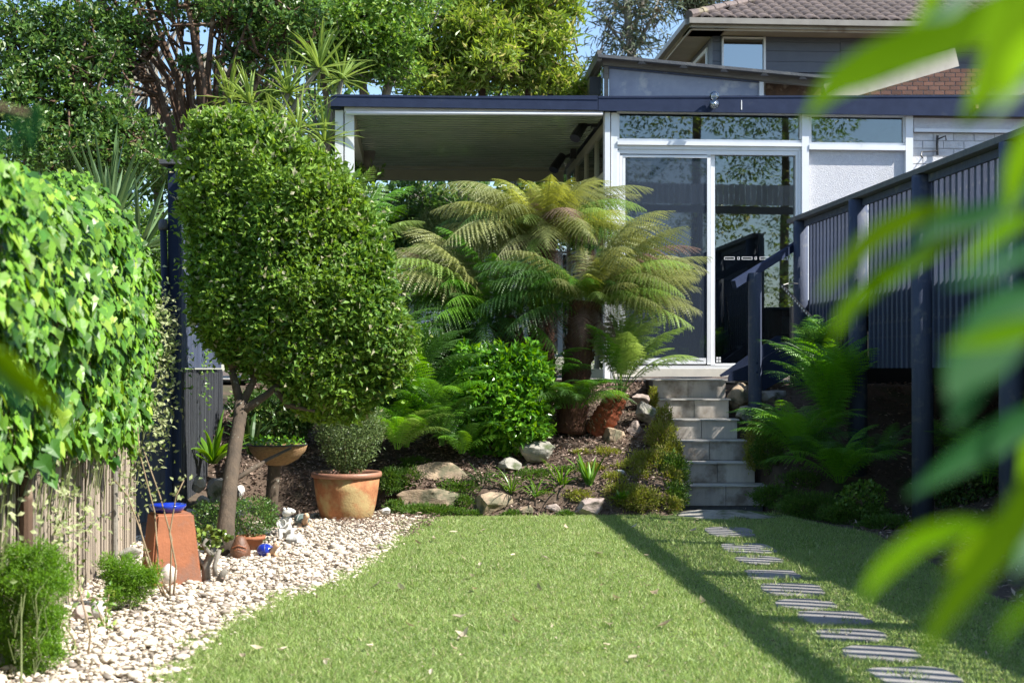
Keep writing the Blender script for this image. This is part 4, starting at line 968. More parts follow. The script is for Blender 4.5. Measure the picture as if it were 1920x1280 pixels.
# coir hanging bowl on a log
lb = G(511, 975, .12); d = 11.1
lg = MB(); lg.tube([P(508, 985, d), P(510, 930, d), P(515, 872, d), P(517, 850, d)], [.052, .05, .052, .05], 12); lg.build('log_stand', 'bark', smooth=True, label='upright log carrying the coir basket', cat='log')
ba = thing('coir_basket', 'brown coir lined half basket of seedlings standing on the upright log', 'basket', P(518, 866, d))
s = d / F; R = 55 * s; c = P(519, 838, d)
MB().lathe([(0, -36 * s), (R * .35, -33 * s), (R * .7, -22 * s), (R * .93, -8 * s), (R, 3 * s), (R * .95, 5 * s), (R * .9, 0), (0, -4 * s)], c, 26, wob=.04).build('liner', 'coir', ba, smooth=True)
ang = np.linspace(0, 2 * math.pi, 25); MB().tube([c + A3(math.cos(a) * R * 1.02, math.sin(a) * R * 1.02, 5 * s) for a in ang], .006, 6).build('wire_rim', 'black_plastic', ba)
mb = MB(); N = 260; q = RNG.uniform(-1, 1, (N, 2)); q = q[np.linalg.norm(q, axis=1) < 1]; N = len(q)
leaves(mb, c + np.stack([q[:, 0] * R * .95, q[:, 1] * R * .95, RNG.uniform(0, .07, N)], -1), nrm(rdir(N) + A3(0, 0, .7)), nrm(rdir(N) + A3(.3, -.3, 1)), RNG.uniform(.025, .04, N), .028, LEAF4)
mb.build('seedlings', 'gardenia', ba)

def turtle(px, py, d, L, yaw, shell, skin, label, pat=None):
    b0 = P(px, py, d); b0 = A3(b0[0], b0[1], b0[2]); t = thing('turtle_figure', label, 'ornament', b0)
    R = Matrix.Rotation(yaw, 4, 'Z'); Rn = np.array(R.to_3x3())
    def at(x, y, z): return b0 + Rn @ A3(x * L, y * L, z * L)
    m = MB(); m.ball(at(-.08, 0, .30), (.36 * L, .30 * L, .27 * L), 16, R, 10); m.build('shell', shell, t, smooth=True)
    if pat:
        m = MB()
        for a in range(6):
            a0 = a * math.pi / 3
            pts = [at(-.08 + .36 * math.sin(th) * math.cos(a0) * 1.01, .30 * math.sin(th) * math.sin(a0) * 1.01, .30 + .27 * math.cos(th) * 1.01) for th in (.45, .8, 1.15, 1.5)]
            m.tube(pts, .008 * L, 4)
        for th in (.45, 1.02):
            m.tube([at(-.08 + .36 * math.sin(th) * math.cos(a) * 1.01, .30 * math.sin(th) * math.sin(a) * 1.01, .30 + .27 * math.cos(th) * 1.01) for a in np.linspace(0, 2 * math.pi, 7)], .008 * L, 4)
        m.build('shell_lines', pat, t)
    m = MB(); m.tube([at(.12, 0, .24), at(.30, 0, .30), at(.40, 0, .42), at(.42, 0, .5)], [.13 * L, .12 * L, .09 * L, .09 * L], 10); m.ball(at(.46, 0, .52), (.15 * L, .125 * L, .13 * L), 14, R); 
    m.build('head', skin, t, smooth=True)
    for sg in (-1, 1): MB().ball(at(.55, sg * .07, .57), .022 * L, 8).build('eye', 'black_plastic', t, smooth=True)
    for x, y in ((.26, .20), (.26, -.20), (-.30, .20), (-.30, -.20)):
        m = MB(); m.tube([at(x * .8, y * .8, .2), at(x, y * 1.1, .1), at(x * 1.15, y * 1.25, .02)], [.09 * L, .09 * L, .075 * L], 10); m.ball(at(x * 1.17, y * 1.28, .035), (.09 * L, .07 * L, .045 * L), 10, R); m.build('leg', skin, t, smooth=True)
    return t
turtle(500, 1046, 9.37, .17, -.5, 'blue_glaze', 'beige_ceramic', 'ceramic turtle with a shiny blue shell and tan head on the pebbles', 'chrome')
turtle(567, 990, 11.1, .20, -1.1, 'teal_ceramic', 'beige_ceramic', 'ceramic turtle with a dark patterned shell between the frog and the big pot', 'white_ceramic')
# owl-like terracotta sculpture
d = 9.35; ow_ = thing('fish_figure', 'brown terracotta fish shaped ornament standing beside the blue shelled turtle', 'ornament', P(450, 1048, d))
m = MB(); m.lathe([(0, 0), (.055, 0), (.066, .02), (.068, .05), (.058, .085), (.042, .12), (.032, .145), (.016, .155), (0, .157)], P(450, 1048, d), 18, wob=.03); m.build('body', 'brown_ceramic', ow_, smooth=True)
for k, z in enumerate((.05, .075, .10)):
    c = P(450, 1048, d); m = MB(); m.tube([c + A3(math.sin(a) * .062, -math.cos(a) * .062, z - .025 * abs(a)) for a in np.linspace(-.9, .9, 7)], .0035, 5); m.build('scale_ridge', 'terracotta', ow_)
m = MB(); c = P(450, 1048, d); m.tube([c + A3(math.sin(a) * .035, -.062 + abs(a) * .005, .03 - .018 * math.cos(a)) for a in np.linspace(-1.5, 1.5, 8)], .005, 5); m.build('mouth', 'terracotta', ow_)
# small terracotta pot
d = 9.75; b0 = P(470, 1038, d); sp_ = thing('small_pot', 'small terracotta pot with a wide rim behind the fish ornament', 'pot', b0)
MB().lathe([(0, 0), (.062, 0), (.085, .10), (.10, .10), (.102, .125), (.092, .126), (.085, .11), (0, .10)], b0, 26).build('body', 'terracotta', sp_, smooth=True)
# white frog holding a bowl
d = 10.3; b0 = P(534, 1008, d); fg = thing('frog_figure', 'white ceramic frog sitting upright and holding a small open bowl', 'ornament', b0)
k = .30 / .36
def fa(x, y, z): return b0 + A3(x, y, z) * k
MB().tube([fa(.02, 0, .0), fa(.025, .01, .06), fa(.01, .015, .12), fa(.01, .01, .17), fa(.02, -.01, .2)], np.array([.035, .045, .04, .034, .03]) * k, 12).build('body', 'white_ceramic', fg, smooth=True)
m = MB(); m.ball(fa(.03, -.02, .225), (.055 * k, .05 * k, .035 * k), 14, Matrix.Rotation(-.35, 4, 'Y')); m.ball(fa(.07, -.03, .232), (.03 * k, .03 * k, .022 * k), 10); m.build('head', 'white_ceramic', fg, smooth=True)
for x, y in ((.0, -.035), (.035, -.045)): MB().ball(fa(x, y, .255), .014 * k, 8).build('eye', 'white_ceramic', fg, smooth=True)
Rb = Matrix.Rotation(1.15, 4, 'X') 
m = MB(); m.lathe([(.0, -.035), (.03, -.03), (.042, -.005), (.043, .012), (.036, .012), (.034, -.004), (.0, -.02)], (0, 0, 0), 18); m.V = [v @ np.array(Rb.to_3x3()).T * k + fa(-.02, -.055, .13) for v in m.V]; m.build('bowl', 'white_ceramic', fg, smooth=True)
for sg, x in ((-1, -.045), (1, .05)):
    MB().tube([fa(.015 + x * .6, -.01, .17), fa(x, -.04, .14), fa(-.02 + x * .5, -.06, .115)], np.array([.016, .014, .012]) * k, 8).build('arm', 'white_ceramic', fg, smooth=True)
    MB().tube([fa(.02 + x * .4, -.01, .05), fa(.02 + x * 1.1, -.07, .075), fa(.02 + x * 1.0, -.075, .01), fa(.02 + x * 1.1, -.11, .004)], np.array([.028, .022, .016, .013]) * k, 8).build('leg', 'white_ceramic', fg, smooth=True)
# sea shell
m = MB(); c = P(316, 1093, 8.0); m.tube([c + A3(-.012, .0, .0), c + A3(-.005, 0, .03), c + A3(.004, -.005, .075), c + A3(.002, -.01, .11)], [.02, .05, .045, .008], 14); m.tube([c + A3(-.035, -.03, .02), c + A3(-.03, -.045, .06)], [.015, .01], 8)
m.build('sea_shell', 'shell', smooth=True, label='large pink and white sea shell at the foot of the terracotta stand', cat='shell')
# black garden light by the reed fence
m = MB(); m.tube([P(207, 1135, 7.45), P(207, 1100, 7.45)], [.018, .02], 10); m.build('garden_spike', 'black_plastic', label='short black stake beside the small feathery shrub', cat='stake')
# ------------------------------------------------------------------ lawn grass, pebbles, mulch
lp_ = np.array(lawn_poly)
def sample(poly, n, wfun=None):
    p = np.array(poly); lo, hi = p.min(0), p.max(0); out = []
    c = 0
    while c < n:
        q = RNG.uniform(lo, hi, (n * 2, 2)); q = q[inpoly(q, poly)]
        if wfun is not None: q = q[RNG.uniform(0, 1, len(q)) < wfun(q)]
        out.append(q); c += len(q)
    return np.vstack(out)[:n]
NG = 330000
q = sample([(x, max(y, 5.2)) for x, y in lawn_poly], NG, lambda q: np.clip(7.5 / q[:, 1], .6, 1) * (1 - .35 * (vnoise(np.c_[q, q[:, :1] * 0], 2.3, 4) > .45)))
keep = np.ones(len(q), bool)
for sw2 in stones_world:
    c = sw2.mean(0); keep &= ~inpoly(q, [tuple(c + (p - c) * .97) for p in sw2])
keep &= ~((np.abs((q[:, 0] - 1.72) / .58) ** 3 + np.abs((q[:, 1] - 12.18) / .44) ** 3) < 1)
q = q[keep]; N = len(q)
p = np.c_[q, np.zeros(N)]
az = RNG.uniform(0, 2 * math.pi, N); el = RNG.uniform(.35, 1.35, N)
d = np.stack([np.cos(az) * np.cos(el), np.sin(az) * np.cos(el), np.sin(el)], -1)
mb = MB(); leaves(mb, p, d, nrm(rdir(N) + A3(0, -.4, .5)), RNG.uniform(.013, .030, N) * (1 + .35 * vnoise(p, 1.7, 1)), RNG.uniform(.003, .006, N), NEEDLE)
e = np.array(edgeL); t = RNG.integers(0, 8, 9000); uu = RNG.uniform(0, 1, 9000)[:, None]; q = e[t] * (1 - uu) + e[t + 1] * uu
q = q + (RNG.normal(size=(9000, 1)) * .035 + .05 * np.sin(q[:, 1:] * 9)) * A3(-1, .3)[None] + .03 * vnoise(np.c_[q, q[:, :1]], 6, 2)[:, None]
az = RNG.uniform(0, 2 * math.pi, 9000); leaves(mb, np.c_[q, np.zeros(9000)], np.stack([np.cos(az) * .7, np.sin(az) * .7, RNG.uniform(.3, 1, 9000)], -1), nrm(rdir(9000) + A3(0, -.4, .5)), RNG.uniform(.02, .05, 9000), .005, NEEDLE)
for sw2 in stones_world:
    c = sw2.mean(0); k = RNG.integers(0, len(sw2), 260); q = c + (sw2[k] - c) * RNG.uniform(.93, 1.08, (260, 1)); az = RNG.uniform(0, 6.28, 260)
    leaves(mb, np.c_[q, np.full(260, .002)], np.stack([np.cos(az) * .8, np.sin(az) * .8, RNG.uniform(.3, .8, 260)], -1), nrm(rdir(260) + A3(0, -.4, .5)), RNG.uniform(.02, .04, 260), .005, NEEDLE)
# longer tufts and weeds
for k in range(240):
    c = sample([(x, max(y, 5.4)) for x, y in lawn_poly], 1)[0]; n_ = RNG.integers(25, 70); pp = np.c_[c + RNG.normal(size=(n_, 2)) * .03, np.zeros(n_)]
    leaves(mb, pp, nrm(rdir(n_) * .8 + A3(0, 0, .9)), nrm(rdir(n_) + A3(0, -.4, .5)), RNG.uniform(.035, .06, n_), .006, NEEDLE)
mb.build('lawn_grass', 'grass', kind='stuff', keep=True)

ico = bmesh.new(); bmesh.ops.create_icosphere(ico, subdivisions=2, radius=1); IV2 = np.array([v.co[:] for v in ico.verts]); IF2 = np.array([[v.index for v in f.verts] for f in ico.faces]); ico.free()
ico = bmesh.new(); bmesh.ops.create_icosphere(ico, subdivisions=1, radius=1); IV1 = np.array([v.co[:] for v in ico.verts]); IF1 = np.array([[v.index for v in f.verts] for f in ico.faces]); ico.free()
def pebbles(mb, q, r, z, IV, IF):
    N = len(q); V = IV[None] * (1 + .10 * RNG.normal(size=(N, 1, 3)))
    sc = np.stack([r * RNG.uniform(.9, 1.35, N), r * RNG.uniform(.65, 1.0, N), r * RNG.uniform(.38, .62, N)], -1)
    V = V * sc[:, None]; V = V * (1 + .13 * np.sin(IV[None] @ RNG.normal(size=(N, 3, 1)) * 2.2 + RNG.uniform(0, 6, (N, 1, 1))))
    tx = RNG.normal(size=N) * .25
    c, s = np.cos(tx)[:, None], np.sin(tx)[:, None]
    V = np.stack([V[..., 0], V[..., 1] * c - V[..., 2] * s, V[..., 1] * s + V[..., 2] * c], -1)
    a = RNG.uniform(0, 6.28, N); c, s = np.cos(a)[:, None], np.sin(a)[:, None]
    V = np.stack([V[..., 0] * c - V[..., 1] * s, V[..., 0] * s + V[..., 1] * c, V[..., 2]], -1)
    V = V + np.c_[q, z][:, None]
    mb.add(V.reshape(-1, 3), (IF[None] + (np.arange(N) * len(IV))[:, None, None]).reshape(-1, 3))
pv = [(x, max(y, 5.0)) for x, y in peb_poly]
pv = [(x + (.03 if 0 < i_ < 10 else 0), y) for i_, (x, y) in enumerate(pv)]
mb = MB()
q = sample(pv, 13000); r = np.exp(RNG.normal(size=len(q)) * .38) * .0120
pebbles(mb, q[q[:, 1] < 9.6], r[q[:, 1] < 9.6], RNG.uniform(0, .022, (q[:, 1] < 9.6).sum()), IV2, IF2)
f_ = q[:, 1] >= 9.6; pebbles(mb, q[f_], r[f_], RNG.uniform(0, .02, f_.sum()), IV1 , IF1)
q = sample(pv, 3000); pebbles(mb, q, np.full(len(q), .010), RNG.uniform(0, .006, len(q)), IV1, IF1)
# strays in the edge of the grass
t = RNG.integers(0, 8, 260); e = np.array(edgeL); uu = RNG.uniform(0, 1, 260)[:, None]; q = e[t] * (1 - uu) + e[t + 1] * uu + np.abs(RNG.normal(size=(260, 1))) * A3(.05, -.02)[None]
pebbles(mb, q, RNG.uniform(.007, .016, 260), np.full(260, .008), IV1, IF1)
mb.build('white_pebbles', 'pebble', smooth=True, kind='stuff', keep=True)

# bark mulch chips over the bank and under the deck
def chips(n, xr, yr, seedcol='mulch', cond=None):
    q = np.c_[RNG.uniform(*xr, n), RNG.uniform(*yr, n)]
    if cond is not None: q = q[cond(q)]
    n = len(q); p = np.c_[q, gz(q[:, 0], q[:, 1]) + RNG.uniform(.004, .03, n)]
    d = rdir(n) * A3(1, 1, .35); nn = nrm(rdir(n) * .5 + A3(0, -.3, 1))
    return p, d, nn
mb = MB()
p1 = chips(26000, (-2.7, 1.5), (12.05, 14.8)); leaves(mb, *p1, RNG.uniform(.02, .06, len(p1[0])), RNG.uniform(.008, .02, len(p1[0])), LEAF2)
p1 = chips(7000, (2.45, 5.4), (5.2, 14.8), cond=lambda q: (q[:, 0] > 2.74) | (q[:, 1] > 12.4)); leaves(mb, *p1, RNG.uniform(.03, .07, len(p1[0])), RNG.uniform(.01, .025, len(p1[0])), LEAF2)
p1 = chips(3000, (-2.7, -.7), (11.2, 12.4), cond=lambda q: q[:, 1] + .3 * q[:, 0] > 11.4); leaves(mb, *p1, RNG.uniform(.02, .05, len(p1[0])), RNG.uniform(.008, .02, len(p1[0])), LEAF2)
q = sample(pv, 900); n_ = len(q); leaves(mb, np.c_[q, RNG.uniform(.022, .036, n_)], rdir(n_) * A3(1, 1, .25), nrm(rdir(n_) * .4 + A3(0, -.3, 1)), RNG.uniform(.012, .045, n_), RNG.uniform(.005, .012, n_), LEAF2)
q = sample(lawn_poly, 1500); n_ = len(q); leaves(mb, np.c_[q, RNG.uniform(.012, .024, n_)], rdir(n_) * A3(1, 1, .25), nrm(rdir(n_) * .4 + A3(0, -.3, 1)), RNG.uniform(.008, .03, n_), RNG.uniform(.003, .008, n_), LEAF2)
q = sample([(-1.15, 10.6), (-.72, 10.4), (-.55, 12.2), (-1.7, 12.3)], 900); n_ = len(q); leaves(mb, np.c_[q, RNG.uniform(.015, .04, n_)], rdir(n_) * A3(1, 1, .3), nrm(rdir(n_) * .4 + A3(0, -.3, 1)), RNG.uniform(.015, .05, n_), RNG.uniform(.007, .016, n_), LEAF2)
mb.build('bark_mulch', 'mulch', kind='stuff', keep=True)

# dry leaves lying about on the lawn
dl = []
for k in range(3):
    m = MB(); leaves(m, A3([0, -.5, 0]), A3([0, 1, 0]), A3([0, 0, 1]), 1.0, .42, (A3([0, 0, .05], [-.5, .3, .15], [-.42, .65, .2], [0, .5, 0], [.5, .3, .12], [.4, .65, .08], [0, 1, .2 + .1 * k]), [[0, 3, 1], [1, 3, 2], [2, 3, 6], [0, 4, 3], [4, 5, 3], [5, 6, 3]]))
    by = np.vstack(m.F); me = mesh_np('dry_leaf', np.vstack(m.V) * .075, [by], 'dry_leaf'); dl.append(me)
fixed = [(900, 1065), (1155, 1128), (870, 1200), (808, 1270), (455, 1240), (530, 1228), (610, 1246), (480, 1225), (1010, 1110), (1225, 1120), (760, 1008), (815, 1016), (850, 1003), (905, 1000), (1062, 995), (1128, 1105), (1300, 1000), (1190, 992), (610, 1252), (1360, 1113), (1485, 1190), (1212, 1047), (1316, 1133), (966, 1172)]
for k in range(46):
    if k < len(fixed): pt = G(*fixed[k])
    else:
        pt = G(RNG.uniform(620, 1300), RNG.uniform(975, 1250))
        if not inpoly(pt[None, :2], lawn_poly)[0]: continue
    o = addobj('dry_leaf', dl[k % 3], None, pt + A3(0, 0, .022), Matrix.Rotation(RNG.uniform(0, 6.28), 3, 'Z') @ Matrix.Rotation(RNG.normal() * .35, 3, 'X') @ Matrix.Scale(RNG.uniform(.55, 1.15), 3))
    tag(o, 'small dry fallen leaf lying on the grass', 'leaf', 'dry leaves on the lawn')

# ------------------------------------------------------------------ fern fronds
def frond_mesh(L=1.2, npin=24, maxp=.26, el=.7, bend=1.5, stalk=.12, npl=12, pw=.032, droop=.35, seed=0, side=0.0):
    rs = np.random.default_rng(seed); n = 26; t = np.linspace(0, 1, n)
    a = el - bend * t ** 1.25; dt = L / (n - 1)
    y = np.concatenate([[0], np.cumsum(np.cos(a[:-1]) * dt)]); z = np.concatenate([[0], np.cumsum(np.sin(a[:-1]) * dt)])
    x = side * t ** 2 * L
    C = np.stack([x, y, z], -1); mb = MB(); mb.tube(C, np.linspace(.006, .0018, n) * (L / 1.2) ** .6, 4, cap=False)
    T = nrm(np.gradient(C, axis=0))
    f = lambda A, s: np.array([np.interp(s, t, A[:, i]) for i in range(3)])
    for i in range(npin):
        s = stalk + (1 - stalk) * (i + .5) / npin
        u = (s - stalk) / (1 - stalk)
        pl = maxp * (min(1, (u + .12) / .4) ** .8) * (1 if u < .42 else max(.04, 1 - ((u - .42) / .6) ** 1.7))
        c = f(C, s); tg = nrm(f(T, s)); 
        for sg in (-1, 1):
            sd = A3(sg, 0, 0); sd = nrm(sd - tg * np.dot(sd, tg)); up = np.cross(sd, tg) * sg
            ang = math.radians(14 + 30 * u) + rs.normal() * .05
            dr = nrm(sd * math.cos(ang) + tg * math.sin(ang))
            l_ = pl * rs.uniform(.9, 1.06)
            q = np.linspace(.04, 1, npl); dd = droop * rs.uniform(.7, 1.4)
            P0 = c + dr * (l_ * q)[:, None] - A3(0, 0, 1) * (dd * l_ * q ** 1.8)[:, None] + up * (.1 * l_ * q)[:, None]
            tp = nrm(np.gradient(P0, axis=0))
            step = l_ / npl
            mb.add(np.stack([P0[:-1] - tg * .0012, P0[:-1] + tg * .0012, P0[1:]], 1).reshape(-1, 3), np.arange((npl - 1) * 3).reshape(-1, 3)) if pl > .12 else None
            pll = pw * (pl / maxp) ** .5 * (1 - q) ** .55 * 1.0 + .004
            for s2 in (-1, 1):
                od = nrm(tg * s2 * math.copysign(1, 1) + tp * .35); od = nrm(od - 0 * up)
                tip = P0 + od * pll[:, None] + tp * step * .5 - up * (pll * rs.uniform(.0, .5, npl))[:, None] * .8
                V = np.stack([P0 - tp * step * .42, tip, P0 + tp * step * .50], 1).reshape(-1, 3)
                Fa = np.arange(npl * 3).reshape(-1, 3)
                mb.add(V, Fa)
    by = {}
    for g in mb.F: by.setdefault(g.shape[1], []).append(g)
    return np.vstack(mb.V), [np.vstack(v) for v in by.values()]
FR = {}
SPEC = {
 'tree': [dict(L=1.25, npin=23, maxp=.29, el=.75, bend=1.45, seed=1, npl=13, droop=.6), dict(L=1.15, npin=24, maxp=.25, el=.55, bend=1.2, seed=2, npl=13, side=.12, droop=.8),
          dict(L=1.25, npin=26, maxp=.25, el=.95, bend=1.7, seed=3, npl=13, side=-.1, droop=.7), dict(L=1.1, npin=24, maxp=.24, el=.4, bend=.9, seed=4, npl=13, droop=.9)],
 'soft': [dict(L=1.0, npin=22, maxp=.2, el=1.0, bend=1.2, seed=5, npl=11, pw=.038, stalk=.25), dict(L=.95, npin=22, maxp=.19, el=.85, bend=1.3, seed=6, npl=11, pw=.038, stalk=.25, side=.15), dict(L=1.05, npin=22, maxp=.2, el=1.1, bend=1.5, seed=7, npl=11, pw=.038, stalk=.22, side=-.1)],
 'bone': [dict(L=.8, npin=26, maxp=.16, el=.9, bend=1.5, seed=8, npl=9, pw=.014, stalk=.1, droop=.3), dict(L=.75, npin=24, maxp=.15, el=.7, bend=1.5, seed=9, npl=9, pw=.014, stalk=.1, droop=.5, side=.1), dict(L=.85, npin=26, maxp=.16, el=1.05, bend=1.8, seed=10, npl=9, pw=.016, stalk=.1, droop=.3, side=-.1)]}
for k, v in SPEC.items(): FR[k] = [frond_mesh(**s) for s in v]
FM = {}
def fmesh(kind, i, mat):
    if (kind, i, mat) not in FM: V, Fs = FR[kind][i]; FM[kind, i, mat] = mesh_np('frond', V, Fs, mat)
    return FM[kind, i, mat]
def fern(t, c, kind, fr_list, spread=.03):
    """fr_list: (azimuth deg from +X, tilt deg, scale, material)"""
    for k, (az_, tl, sc_, mt) in enumerate(fr_list):
        a = math.radians(az_ - 90)
        R = Matrix.Rotation(a, 3, 'Z') @ Matrix.Rotation(math.radians(tl), 3, 'X') @ Matrix.Rotation(random.uniform(-.15, .15), 3, 'Y') @ Matrix.Scale(sc_, 3)
        off = A3(math.cos(math.radians(az_)) * spread, math.sin(math.radians(az_)) * spread, 0)
        addobj('frond', fmesh(kind, (k * 7 + int(az_)) % len(FR[kind]), mt), t, c + off, R)
def ringf(n, tl, sc_, mats, az0=0, jit=12, tj=8, arc=(0, 360)):
    r = []
    for k in range(n):
        r.append((arc[0] + az0 + (arc[1] - arc[0]) * k / n + random.uniform(-jit, jit), tl + random.uniform(-tj, tj), sc_ * random.uniform(.88, 1.1), random.choice(mats)))
    return r
def extra(n, tl, sc_, mats, **k): return ringf(n, tl, sc_, mats, jit=20, tj=14, **k)
def ftrunk(t, pts, rad, stubs=140, mat='fern_trunk'):
    mb = MB(); pts = np.array(pts, float); n = 24; s = np.linspace(0, 1, len(pts)); si = np.linspace(0, 1, n)
    C = np.stack([np.interp(si, s, pts[:, i]) for i in range(3)], -1); r = np.interp(si, s, rad) * (1 + .06 * np.sin(np.arange(n) * 2.1))
    mb.tube(C, r, 14); mb.build('trunk', mat, t, smooth=True)
    N = stubs; u = RNG.uniform(.02, .98, N); a = RNG.uniform(0, 6.28, N); Cc = np.stack([np.interp(u, si, C[:, i]) for i in range(3)], -1); rr = np.interp(u, si, r)
    o = np.stack([np.cos(a), np.sin(a), np.zeros(N)], -1)
    m = MB()
    for c, d_, r_ in zip(Cc, o, rr): m.tube([c + d_ * r_ * .9 - A3(0, 0, .015), c + d_ * (r_ + .022) + A3(0, 0, .02)], [.012, .007], 5)
    m.build('frond_stubs', 'fern_stub', t, kind='stuff')
    # fibres
    N = 900; u = RNG.uniform(0, 1, N); a = RNG.uniform(0, 6.28, N); Cc = np.stack([np.interp(u, si, C[:, i]) for i in range(3)], -1); rr = np.interp(u, si, r)
    o = np.stack([np.cos(a), np.sin(a), np.zeros(N)], -1); m = MB(); leaves(m, Cc + o * rr[:, None] * .97, nrm(o * .6 + rdir(N) * .6 + A3(0, 0, .6)), rdir(N), RNG.uniform(.02, .05, N), .006, NEEDLE); m.build('fibres', mat, t, kind='stuff')

c1 = P(1098, 572, 13.35)
t1 = thing('tree_fern', 'tall tree fern with thick brown trunk spreading fronds in front of the glass door', 'tree fern', P(1072, 800, 13.35))
ftrunk(t1, [P(1070, 812, 13.35), P(1078, 720, 13.35), P(1088, 640, 13.35), P(1097, 565, 13.35)], [.15, .135, .13, .15])
O, Gd, Ol = 'fern_olive', 'fern_gold', 'fern_olive'
fern(t1, c1, 'tree', [(-100, -62, .45, 'fern_brown'), (-60, -58, .42, 'fern_brown'), (-150, -64, .5, 'fern_brown'), (-20, -66, .45, 'fern_brown'), (170, -60, .5, 'fern_brown'), (8, 8, .98, O), (-8, 2, 1.0, O), (-22, -6, .95, O), (20, 16, .95, O), (0, -14, .9, 'fern_lime'), (-40, -10, .85, 'fern_lime'), (38, 22, .9, O), (60, 30, .85, O), (-60, 10, .72, O), (-85, 18, .62, Gd), (-110, 12, .66, O), (-75, 40, .55, Gd),
     (120, 24, .9, O), (160, 12, .9, 'fern_dark'), (185, 0, .9, 'fern_dark'), (205, -6, .95, 'fern_dark'), (225, 5, .8, 'fern_dark'), (245, 14, .7, O), (-95, 52, .5, 'fern_brown'), (90, 40, .7, O), (5, 20, 1.0, 'fern_brown'), (-15, 12, .95, O), (14, -4, 1.02, O), (215, -18, .8, 'fern_dark')] + extra(16, 6, .9, [O, O, 'fern_lime', 'fern_olive'], arc=(-75, 75)) + extra(8, 10, .85, ['fern_dark', O], arc=(110, 250)) + extra(12, 12, .55, ['fern_lime', O, 'fern_dark', 'fern_bright'], arc=(-170, -10)) + extra(10, 26, 1.02, [O, Gd, 'fern_brown'], arc=(-60, 60)), .09)
c2 = P(1018, 452, 14.15)
t2 = thing('tree_fern', 'tallest tree fern with golden upright fronds reaching the pergola roof edge', 'tree fern', P(1025, 790, 14.15))
ftrunk(t2, [P(1020, 790, 14.15), P(1015, 600, 14.15), P(1018, 455, 14.15)], [.13, .12, .13])
fern(t2, c2, 'tree', [(-110, -40, .6, 'fern_brown'), (-70, -48, .6, 'fern_brown'), (-150, -50, .6, 'fern_brown'), (-30, -44, .55, 'fern_brown'), (-95, 36, .5, 'fern_brown'), (170, 18, .82, O), (190, 5, .86, O), (205, -8, .8, O), (10, 30, .82, Gd), (-5, 18, .86, O), (25, 22, .8, O), (-18, 4, .8, Gd), (150, 42, .72, Gd), (30, 42, .72, Gd), (-90, 62, .5, Gd), (-85, 52, .5, Gd), (-70, 66, .45, 'fern_brown'), (-120, 66, .5, 'fern_brown'), (-50, 48, .62, Gd), (-135, 45, .62, Gd), (-110, 30, .6, O), (-65, 24, .66, Gd),
      (100, 45, .7, Gd), (60, 50, .55, Gd), (-150, 16, .8, O), (-160, 30, .78, O), (-35, -4, .8, 'fern_lime'), (-88, 5, .6, O), (-140, -14, .75, O), (220, -24, .7, O), (-60, -20, .7, O), (175, -12, .8, O), (0, 4, .8, 'fern_lime'), (-45, 30, .75, O)] + extra(14, 10, .85, [O, O, Gd, 'fern_lime'], arc=(-200, 20)) + extra(8, -14, .75, [O, 'fern_brown', 'fern_lime'], arc=(-180, 0)) + extra(16, -6, .95, [O, O, 'fern_lime', 'fern_brown', 'fern_dark'], arc=(-190, 10)) + extra(12, 16, .95, [O, Gd, O], arc=(-210, 30)), .07)
c3 = P(925, 600, 13.8)
t3 = thing('tree_fern', 'leafy dark tree fern on the left spreading fronds towards the clipped tree', 'tree fern', P(985, 780, 13.8))
ftrunk(t3, [P(990, 790, 13.8), P(985, 690, 13.8), P(940, 600, 13.8)], [.13, .125, .13])
D = 'fern_dark'
fern(t3, c3, 'tree', [(178, 22, 1.02, O), (165, 30, 1.02, O), (190, 14, .98, D), (200, 5, .9, D), (-140, 8, .85, D), (-120, 16, .7, D), (-90, 20, .62, D), (-60, 16, .7, D), (-40, 10, .7, D), (150, 38, .95, O), (130, 48, .9, O), (60, 45, .9, D), (20, 20, .8, D), (-160, 20, .9, 'fern_bright'), (-100, 40, .7, 'fern_bright'), (-70, 44, .7, 'fern_bright'), (185, 34, 1.06, O), (-150, 34, .8, 'fern_bright'), (-175, 38, 1.0, 'fern_brown')] + extra(12, 30, 1.0, [O, O, 'fern_bright'], arc=(130, 220)) + extra(10, 8, .85, [D, 'fern_bright'], arc=(-200, 0)) + extra(12, 16, 1.15, [O, O, 'fern_lime'], arc=(140, 215)) + extra(10, -10, .9, [D, 'fern_dark', 'fern_bright'], arc=(-200, 0)), .07)
# soft fern with the red fibre base, beside the steps
t4 = thing('soft_fern', 'light green fern with a leaning red brown base beside the top steps', 'fern', P(1130, 805, 13.3))
ftrunk(t4, [P(1118, 812, 13.35), P(1138, 778, 13.3), P(1160, 742, 13.3)], [.12, .12, .09], 60, 'rust_fibre')
Lm = 'fern_lime'
fern(t4, P(1163, 738, 13.3), 'soft', [(0, 18, 0.94, Lm), (12, 5, 0.91, Lm), (-12, -2, 0.81, Lm), (25, 30, 0.96, Lm), (-30, 20, 0.81, Lm), (-70, 25, 0.78, Lm), (-100, 22, 0.81, Lm), (-50, 32, 0.85, Lm), (50, 38, 0.98, Lm), (90, 35, 0.98, Lm), (130, 34, 0.94, Lm), (160, 28, 0.94, Lm), (180, 24, 0.86, Lm), (-140, 25, 0.86, 'fern_bright'), (75, 48, 0.91, Lm), (-85, 48, 0.81, Lm), (20, 46, 0.98, Lm), (-15, 40, 0.91, Lm), (150, 48, 0.98, Lm)], .03)
